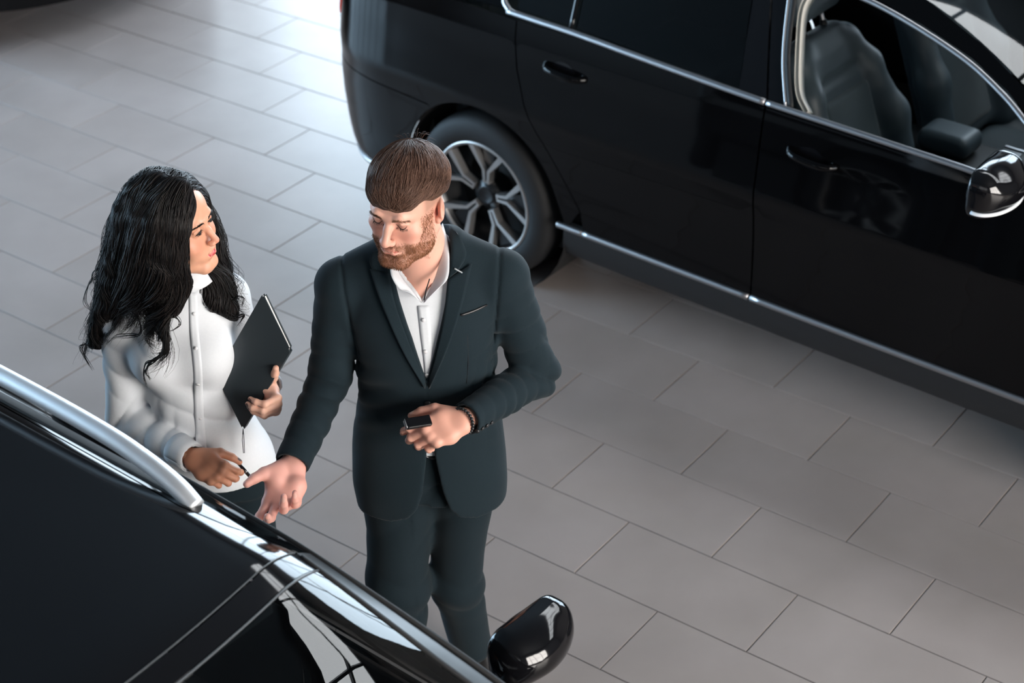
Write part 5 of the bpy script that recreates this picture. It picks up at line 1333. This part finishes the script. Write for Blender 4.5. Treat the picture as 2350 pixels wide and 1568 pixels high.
    d = unit(wrR-elR); u = unit(np.cross(d, (0, 0, 1))); w = np.cross(d, u)
    A = [wrR+d*.006+.0385*(math.cos(t)*u+math.sin(t)*w) for t in np.linspace(0, 6.283, 25)]; B = [wrR-d*.055+.0415*(math.cos(t)*u+math.sin(t)*w) for t in np.linspace(0, 6.283, 25)]
    loft('cuff', A, B, MT['shirt'], bl, WB, 25, 4, .0, .003)
    # ---- trousers and shoes
    g = Grid((-1.0, 3.60, .06), (-.55, 3.95, .90), .007)
    g.stack([(.72, -.785, 3.775, .142, .108), (.80, -.785, 3.775, .142, .108), (.88, -.79, 3.77, .122, .098)], 0)
    for hp, kn, an in ((hpR, knR, anR), (hpL, knL, anL)): g.chain([hp-np.array([0, 0, .05]), kn, an+np.array([0, 0, .02])], [.080, .056, .045], .03)
    g.fn(g.lo, [a[-1] for a in g.ax], lambda X, Y, Z: .0025*wob(X, Y, Z, 66, 40), 0, 'disp')
    V, F = g.mesh(); mesh_obj('trousers', V-WB, F, MT['trousers'], wo)
    for an in (anR, anL):
        g = Grid(an+np.array([-.07, -.22, -.1]), an+np.array([.07, .12, .05]), .005)
        g.ell(an+np.array([0, .0, -.04]), (.034, .06, .05), 0); g.ell(an+np.array([0, -.09, -.065]), (.038, .10, .03), .04)
        g.fn(g.lo, [a[-1] for a in g.ax], lambda X, Y, Z: Z-.004+0*X+0*Y, .004, 'cut'); V, F = g.mesh(); mesh_obj('shoe', V-WB, F, MT['shoe'], wo)
    # ---- face details
    hbv = bvh_of(headV, headF)
    def onface(l, lift=0.):
        h = hbv.find_nearest(Vector(W_(np.array(l))[0])); return np.array(h[0])+np.array(h[1])*lift-WB
    for s in (-1, 1):
        P, Dd = [], []; arc = cr([(s*.013, -.102, .0185), (s*.030, -.099, .0265), (s*.049, -.080, .0205)], 50)
        for i in range(320):
            t = RNG.random(); P.append(onface(arc[int(t*49)]+np.array([0, 0, RNG.normal()*.0019*(1.2-t)]))); Dd.append(R@unit((s*1.0, .4*t-.4, .5-1.1*t)))
        spikes('eyebrow', np.array(P), np.array(Dd), .006, .0004, np.tile(np.array((.012, .009, .008)), (320, 1)), MT['hair'], wo)
        iris = [onface((s*.0305+dx, -.0915, .0005), .0004) for dx in np.linspace(-.0055, .0055, 7)]
        tube('iris', iris, [.0008, .0024, .0034, .0038, .0034, .0024, .0008], MT['lash'], wo, 8)
        lash = [onface((s*.031+dx, -.0925+abs(dx)*.25, .0042-60*dx*dx*.28), .0008) for dx in np.linspace(-.0155, .0165, 9)]
        tube('lash_line', lash, [.0006, .0012, .0016, .0018, .0018, .0018, .0017, .0014, .0008], MT['lash'], wo, 6)
        P = [onface((s*.031+dx, -.0925+abs(dx)*.25, .003), .001) for dx in RNG.uniform(-.012, .017, 60)]
        spikes('eyelashes', np.array(P), np.tile(R@unit((s*.45, -.8, -.15)), (60, 1))+RNG.normal(size=(60, 3))*.12, .0085, .0004, np.tile(np.array((.01, .008, .008)), (60, 1)), MT['hair'], wo)
    te = [W_((dx, -.0908+9*dx*dx, -.0676+9*dx*dx))[0]-WB for dx in np.linspace(-.022, .022, 9)]
    tube('teeth', te, [.0015, .0026, .0032, .0036, .0036, .0036, .0032, .0026, .0015], mat('tooth', (.82, .80, .76), .3), wo, 8)
    er = loc_e = W_((-.083, .012, -.040))[0]-WB; tube('earring', [er+np.array([.007*math.cos(t), 0, .009*math.sin(t)-.009]) for t in np.linspace(0, 6.283, 15)], .0012, MT['chrome'], wo, 6)
    # ---- hair: a dark mass, then curling locks and loose strands
    G_ = {
     'near': [[(424, 436, 3.655), (424, 492, 3.640), (423, 552, 3.632), (414, 618, 3.636), (404, 672, 3.640), (378, 735, 3.615), (384, 800, 3.590), (345, 868, 3.600)],
              [(408, 436, 3.660), (398, 505, 3.615), (392, 580, 3.605), (392, 650, 3.615), (380, 705, 3.630), (350, 760, 3.640), (362, 810, 3.615)],
              [(390, 434, 3.668), (362, 505, 3.612), (350, 590, 3.602), (352, 660, 3.620), (335, 715, 3.650), (318, 770, 3.670)],
              [(372, 428, 3.685), (322, 500, 3.640), (305, 590, 3.630), (296, 670, 3.660), (280, 730, 3.690), (262, 770, 3.700)],
              [(352, 420, 3.705), (292, 495, 3.680), (272, 590, 3.680), (258, 680, 3.705), (238, 750, 3.735), (226, 800, 3.745)]],
     'back': [[(352, 420, 3.705), (285, 490, 3.690), (262, 590, 3.700), (240, 680, 3.735), (215, 770, 3.770), (205, 840, 3.780)],
              [(340, 412, 3.745), (274, 495, 3.740), (252, 600, 3.755), (232, 690, 3.790), (214, 780, 3.810)],
              [(345, 405, 3.785), (285, 480, 3.805), (262, 590, 3.830), (250, 690, 3.850), (240, 760, 3.86)]],
     'far':  [[(380, 402, 3.775), (440, 424, 3.835), (474, 492, 3.850), (500, 570, 3.830), (520, 640, 3.785), (538, 698, 3.740), (552, 730, 3.720)],
              [(400, 408, 3.760), (452, 436, 3.815), (478, 510, 3.835), (490, 590, 3.815), (500, 650, 3.765), (518, 708, 3.725)],
              [(420, 424, 3.735), (462, 452, 3.790), (476, 530, 3.815), (480, 610, 3.800), (484, 660, 3.750), (500, 705, 3.715)]]}
    G3 = {k: [cr([q(*p) for p in c], 28) for c in v] for k, v in G_.items()}
    g = Grid((-1.08, 3.52, 1.16), (-.56, 3.96, 1.72), .0055)
    def lc(p): return W_(np.array(p))[0]
    for c, r in (((0, .022, .046), (.086, .100, .090)),):
        Rr = R; g.ell(lc(c), np.array(r)*HS, 0, rot=Rr)
    # cut the face free of the cap
    g.ell(lc((0, -.098, -.03)), (.062, .072, .105), .008, 'cut', rot=R)
    rad = {'near': [.022, .030, .032, .028, .020, .012], 'back': [.025, .035, .036, .033, .024, .012], 'far': [.018, .026, .027, .026, .02, .010]}
    for k_, L in G3.items():
        for c in L:
            P = c[::3]; 
            end = len(P) if k_ != 'near' else 7
            rr = np.interp(np.linspace(0, 1, len(P)), np.linspace(0, 1, 6), rad[k_])
            cen = HC+np.array([0, 0, -.05])
            Pi = P+(cen-P)*np.minimum(.028/np.linalg.norm(cen-P, axis=1), .5)[:, None]*np.array([1, 1, .2])
            g.chain(list(Pi[:end]), list(rr[:end]), .022)
    g.ell(lc((-.028, -.098, -.03)), (.062, .078, .112), .006, 'cut', rot=R)
    g.fn(g.lo, [a[-1] for a in g.ax], lambda X, Y, Z: (.004*wob(X, Y, Z*.6, 81, 95))*np.clip((1.60-Z)/.08, .15, 1), 0, 'disp')
    V, F = g.mesh(); blk = np.array((.0045, .0042, .0048)); brn = np.array((.020, .014, .012))
    ha = mesh_obj('hair', V-WB, F, MT['hair_base'], wo); tt = np.clip(.4+.6*wob(V[:, 0], V[:, 1], V[:, 2], 83, 60), 0, 1)[:, None]; pigment(ha, blk*(1-.4*tt)+brn*.4*tt)
    cu, ra, co = [], [], []
    def lock(k_, n, amp, freq, r, out, stray=0., tmin=0., per=14, bias=1.):
        L = G3[k_]
        for c_ in range(n//per):
            a0 = RNG.random()**bias*(len(L)-1-1e-6); ph0 = RNG.uniform(0, 6.28); fr0 = freq*RNG.uniform(.8, 1.25); am0 = amp*RNG.uniform(.6, 1.4); of0 = RNG.uniform(-.004, out); sh0 = RNG.normal()*.008; e0 = RNG.uniform(.66, 1.0)
            for _ in range(per):
                a = float(np.clip(a0+RNG.normal()*.05, 0, len(L)-1-1e-6)); i = int(a); w = a-i
                P = L[i]*(1-w)+L[i+1]*w if i+1 < len(L) else L[i].copy()
                t = np.linspace(0, 1, len(P))
                t0 = RNG.uniform(0, tmin) if tmin else 0.; t1 = e0*RNG.uniform(.93, 1.0)
                P = np.stack([np.interp(np.linspace(t0, t1, 38), t, P[:, j]) for j in range(3)], 1); s = np.linspace(t0, t1, 38)
                o_ = P-(HC+np.array([0, 0, -.07])); o_ /= np.linalg.norm(o_, axis=1)[:, None]
                T = np.gradient(P, axis=0); T /= np.linalg.norm(T, axis=1)[:, None]; sd = np.cross(T, o_)
                ph = ph0+RNG.normal()*.35; fr = fr0*(1+.03*RNG.normal()); A_ = am0*(1+.2*RNG.normal())*np.clip((s-.15)/.55, 0, 1)*(1+1.2*np.clip((s-.7)/.3, 0, 1))
                P = P+o_*(of0+RNG.normal()*.0022+A_*.7*np.cos(2*math.pi*fr*s+ph))[:, None]+sd*((A_*np.sin(2*math.pi*fr*s+ph))+(sh0+RNG.normal()*.0035)*np.clip(s*2, 0, 1))[:, None]
                if stray: P = P+(o_*RNG.uniform(0, stray)+sd*RNG.normal()*stray*.8)*(np.clip(s-.2, 0, 1)**1.3)[:, None]
                cu.append(P-WB); ra.append(r*RNG.uniform(.6, 1.3)); u_ = RNG.random()**2; co.append(blk*(1-u_)+brn*u_)
    px0 = R[:, 0]
    def flow(p):
        l = R.T@(p-HC)/HS; sd = -1. if l[0] < -.020 else 1.
        if l[2] < .0: return np.array([.45*math.sin(70*p[2]+25*p[0]), .45*math.cos(64*p[2]+20*p[1]), -1.])
        return R@np.array([sd*np.clip(1.1-abs(l[0])*8, .1, 1), .35, -.25-abs(l[0])*9])
    for P in comb(V, F, V[:, 2] > HC[2]-.01, flow, 2200, 13, .0085, (.0005, .0035), RNG)+comb(V, F, V[:, 2] < HC[2]+.02, flow, 3600, 12, .008, (.0005, .005), RNG):
        cu.append(P-WB); ra.append(RNG.uniform(.0006, .0012)); u_ = RNG.random()**2; co.append(blk*(1-u_)+brn*u_)
    lock('near', 1500, .015, 2.6, .0013, .014, per=20, bias=1.25); lock('back', 900, .017, 2.6, .0013, .016, per=18); lock('far', 640, .015, 3.0, .0012, .013, per=16)
    lock('near', 160, .014, 2.8, .0006, .016, .03, per=2); lock('back', 300, .018, 3.0, .0006, .018, .06, .3, per=3); lock('far', 260, .018, 3.2, .0006, .016, .05, .3, per=3)
    # curled ends that lie apart on the blouse
    for c, r in (([(300, 715, 3.665), (318, 735, 3.65), (322, 765, 3.65), (300, 772, 3.66), (268, 770, 3.69), (245, 790, 3.70)], .0016),
              ([(350, 735, 3.64), (372, 752, 3.63), (385, 780, 3.62), (372, 812, 3.615), (350, 828, 3.62), (338, 850, 3.62), (344, 872, 3.625)], .0026),
              ([(340, 740, 3.645), (360, 762, 3.635), (378, 800, 3.62), (360, 826, 3.62), (336, 838, 3.63), (330, 862, 3.635), (338, 888, 3.635)], .0022),
              ([(380, 722, 3.635), (405, 728, 3.64), (414, 742, 3.64), (402, 756, 3.64), (384, 762, 3.64)], .0010),
              ([(525, 700, 3.73), (545, 682, 3.725), (560, 684, 3.72), (556, 705, 3.72)], .0014), ([(510, 712, 3.715), (535, 730, 3.71), (560, 722, 3.71), (545, 745, 3.71)], .0018),
              ([(230, 630, 3.76), (205, 650, 3.77), (195, 690, 3.78), (215, 720, 3.78)], .0010), ([(245, 610, 3.74), (215, 625, 3.75), (208, 660, 3.76)], .0010),
              ([(210, 800, 3.775), (195, 790, 3.78), (186, 800, 3.78), (200, 830, 3.785), (214, 850, 3.785)], .0012)):
        for j in range(5):
            P = cr([q(x+RNG.normal()*2.5, y+RNG.normal()*2.5, Y+RNG.normal()*.002) for x, y, Y in c], 30)
            cu.append(P-WB); ra.append(r*RNG.uniform(.6, 1.1)); co.append(blk)
    V, F, C = strands_vf(cu, ra, co, 4); o2 = mesh_obj('hair_locks', V, F, MT['hair'], ha); pigment(o2, C); o2['kind'] = 'stuff'
    return wo, t1
woman, penTips = build_woman()
tag(woman, 'woman with long curly black hair in a white blouse holding a notebook', 'person')

# ------------------------------------------------------------------ things in their hands
def slab(name, P00, P10, P11, P01, th, m, parent, base, inset=0.):
    P = [np.array(p, float) for p in (P00, P10, P11, P01)]; n = unit(np.cross(P[1]-P[0], P[3]-P[0])); c = sum(P)/4
    P = [p+(c-p)/np.linalg.norm(c-p)*inset for p in P]
    V = [p-base for p in P]+[p-base+n*th for p in P]
    bm = bmesh.new(); vs = [bm.verts.new(v) for v in V]
    for f in ((0, 3, 2, 1), (4, 5, 6, 7), (0, 1, 5, 4), (1, 2, 6, 5), (2, 3, 7, 6), (3, 0, 4, 7)): bm.faces.new([vs[i] for i in f])
    bmesh.ops.recalc_face_normals(bm, faces=bm.faces[:])
    bmesh.ops.bevel(bm, geom=[e for e in bm.edges if abs((e.verts[0].co-e.verts[1].co).normalized().dot(Vector(n))) > .9], offset=.006, segments=3, affect='EDGES')
    return bm_obj(name, bm, m, parent)
MT['cover'] = mat('slate_cover', (.026, .036, .043), .5, bump=(400, .1, .0006)); MT['paper'] = mat('paper_edges', (.78, .77, .74), .8, bump=(900, .3, .0006))
def build_notebook():
    T_, R_, B_ = pt(603, 674, 3.700), pt(666, 804, 3.652), pt(557, 986, 3.668); L_ = T_+(B_-R_)
    base = B_.copy(); o = empty('notebook', base)
    n = unit(np.cross(R_-T_, L_-T_)); n = n if n@unit(CAMP-T_) < 0 else -n
    sh = lambda d: [p+n*d for p in (T_, R_, B_, L_)]
    def lay(nm, d, th, m, ins):
        P = sh(d); a = slab(nm, P[0], P[1], P[2], P[3], th, m, o, base, ins); return a
    s = 1 if unit(np.cross(R_-T_, L_-T_))@n > 0 else -1
    lay('cover', 0, s*.0025, MT['cover'], 0); lay('pages', .0028, s*.0085, MT['paper'], .004); lay('cover', .0116, s*.0025, MT['cover'], 0)
    P = sh(.0); sp = slab('spine', P[1], P[2], P[2]+n*.0141, P[1]+n*.0141, .002, MT['cover'], o, base)
    for dx in (-2, 2): tube('ribbon', [pt(558, 984, 3.665)-base, pt(558+dx, 1010, 3.660)-base, pt(560+dx*.6, 1040, 3.655)-base], .0009, MT['cover'], o, 5)
    return o
nbk = build_notebook(); tag(nbk, 'closed dark grey notebook under the woman\'s arm', 'notebook')
def build_pen():
    a = (penTips[0][0]+penTips[4][0])/2; b = pt(578, 1099, float(a[1])-.03); base = a; d = unit(b-a); o = empty('pen', base)
    tube('barrel', [d*-.03, d*.022], .0042, MT['gloss_black'], o, 12); tube('pen_tip', [d*.022, d*.042, d*np.linalg.norm(b-a)], [.0046, .0042, .0018], MT['matte_black'], o, 12)
    tube('pen_ring', [d*.021, d*.0235], .0049, MT['chrome'], o, 12); return o
pen = build_pen(); tag(pen, 'slim black pen pinched in the woman\'s right hand', 'pen')
def build_key():
    c = pt(958, 970, 3.465); o = empty('car_key', c); ax = unit(pt(930, 975, 3.452)-pt(988, 966, 3.478)); up_ = unit(np.cross(np.cross(ax, (0, -.5, .8)), ax)); sd = np.cross(ax, up_)
    Rm = Matrix(np.stack([ax, sd, up_], 1).tolist())
    b = box('fob', (-.034, -.0135, -.007), (.030, .0135, .007), MT['gloss_black'], o, .004, 3, rot=None); b.data.transform(Rm.to_4x4())
    ring = [Rm@Vector((.0305, .0115*sx, .0052*sz)) for sx, sz in ((-1, -1), (1, -1), (1, 1), (-1, 1), (-1, -1))]; tube('fob_trim', [tuple(p) for p in ring], .0010, MT['chrome'], o, 6)
    return o
key = build_key(); tag(key, 'black car key fob between the man\'s thumb and finger', 'car key')
bpy.context.view_layer.update()
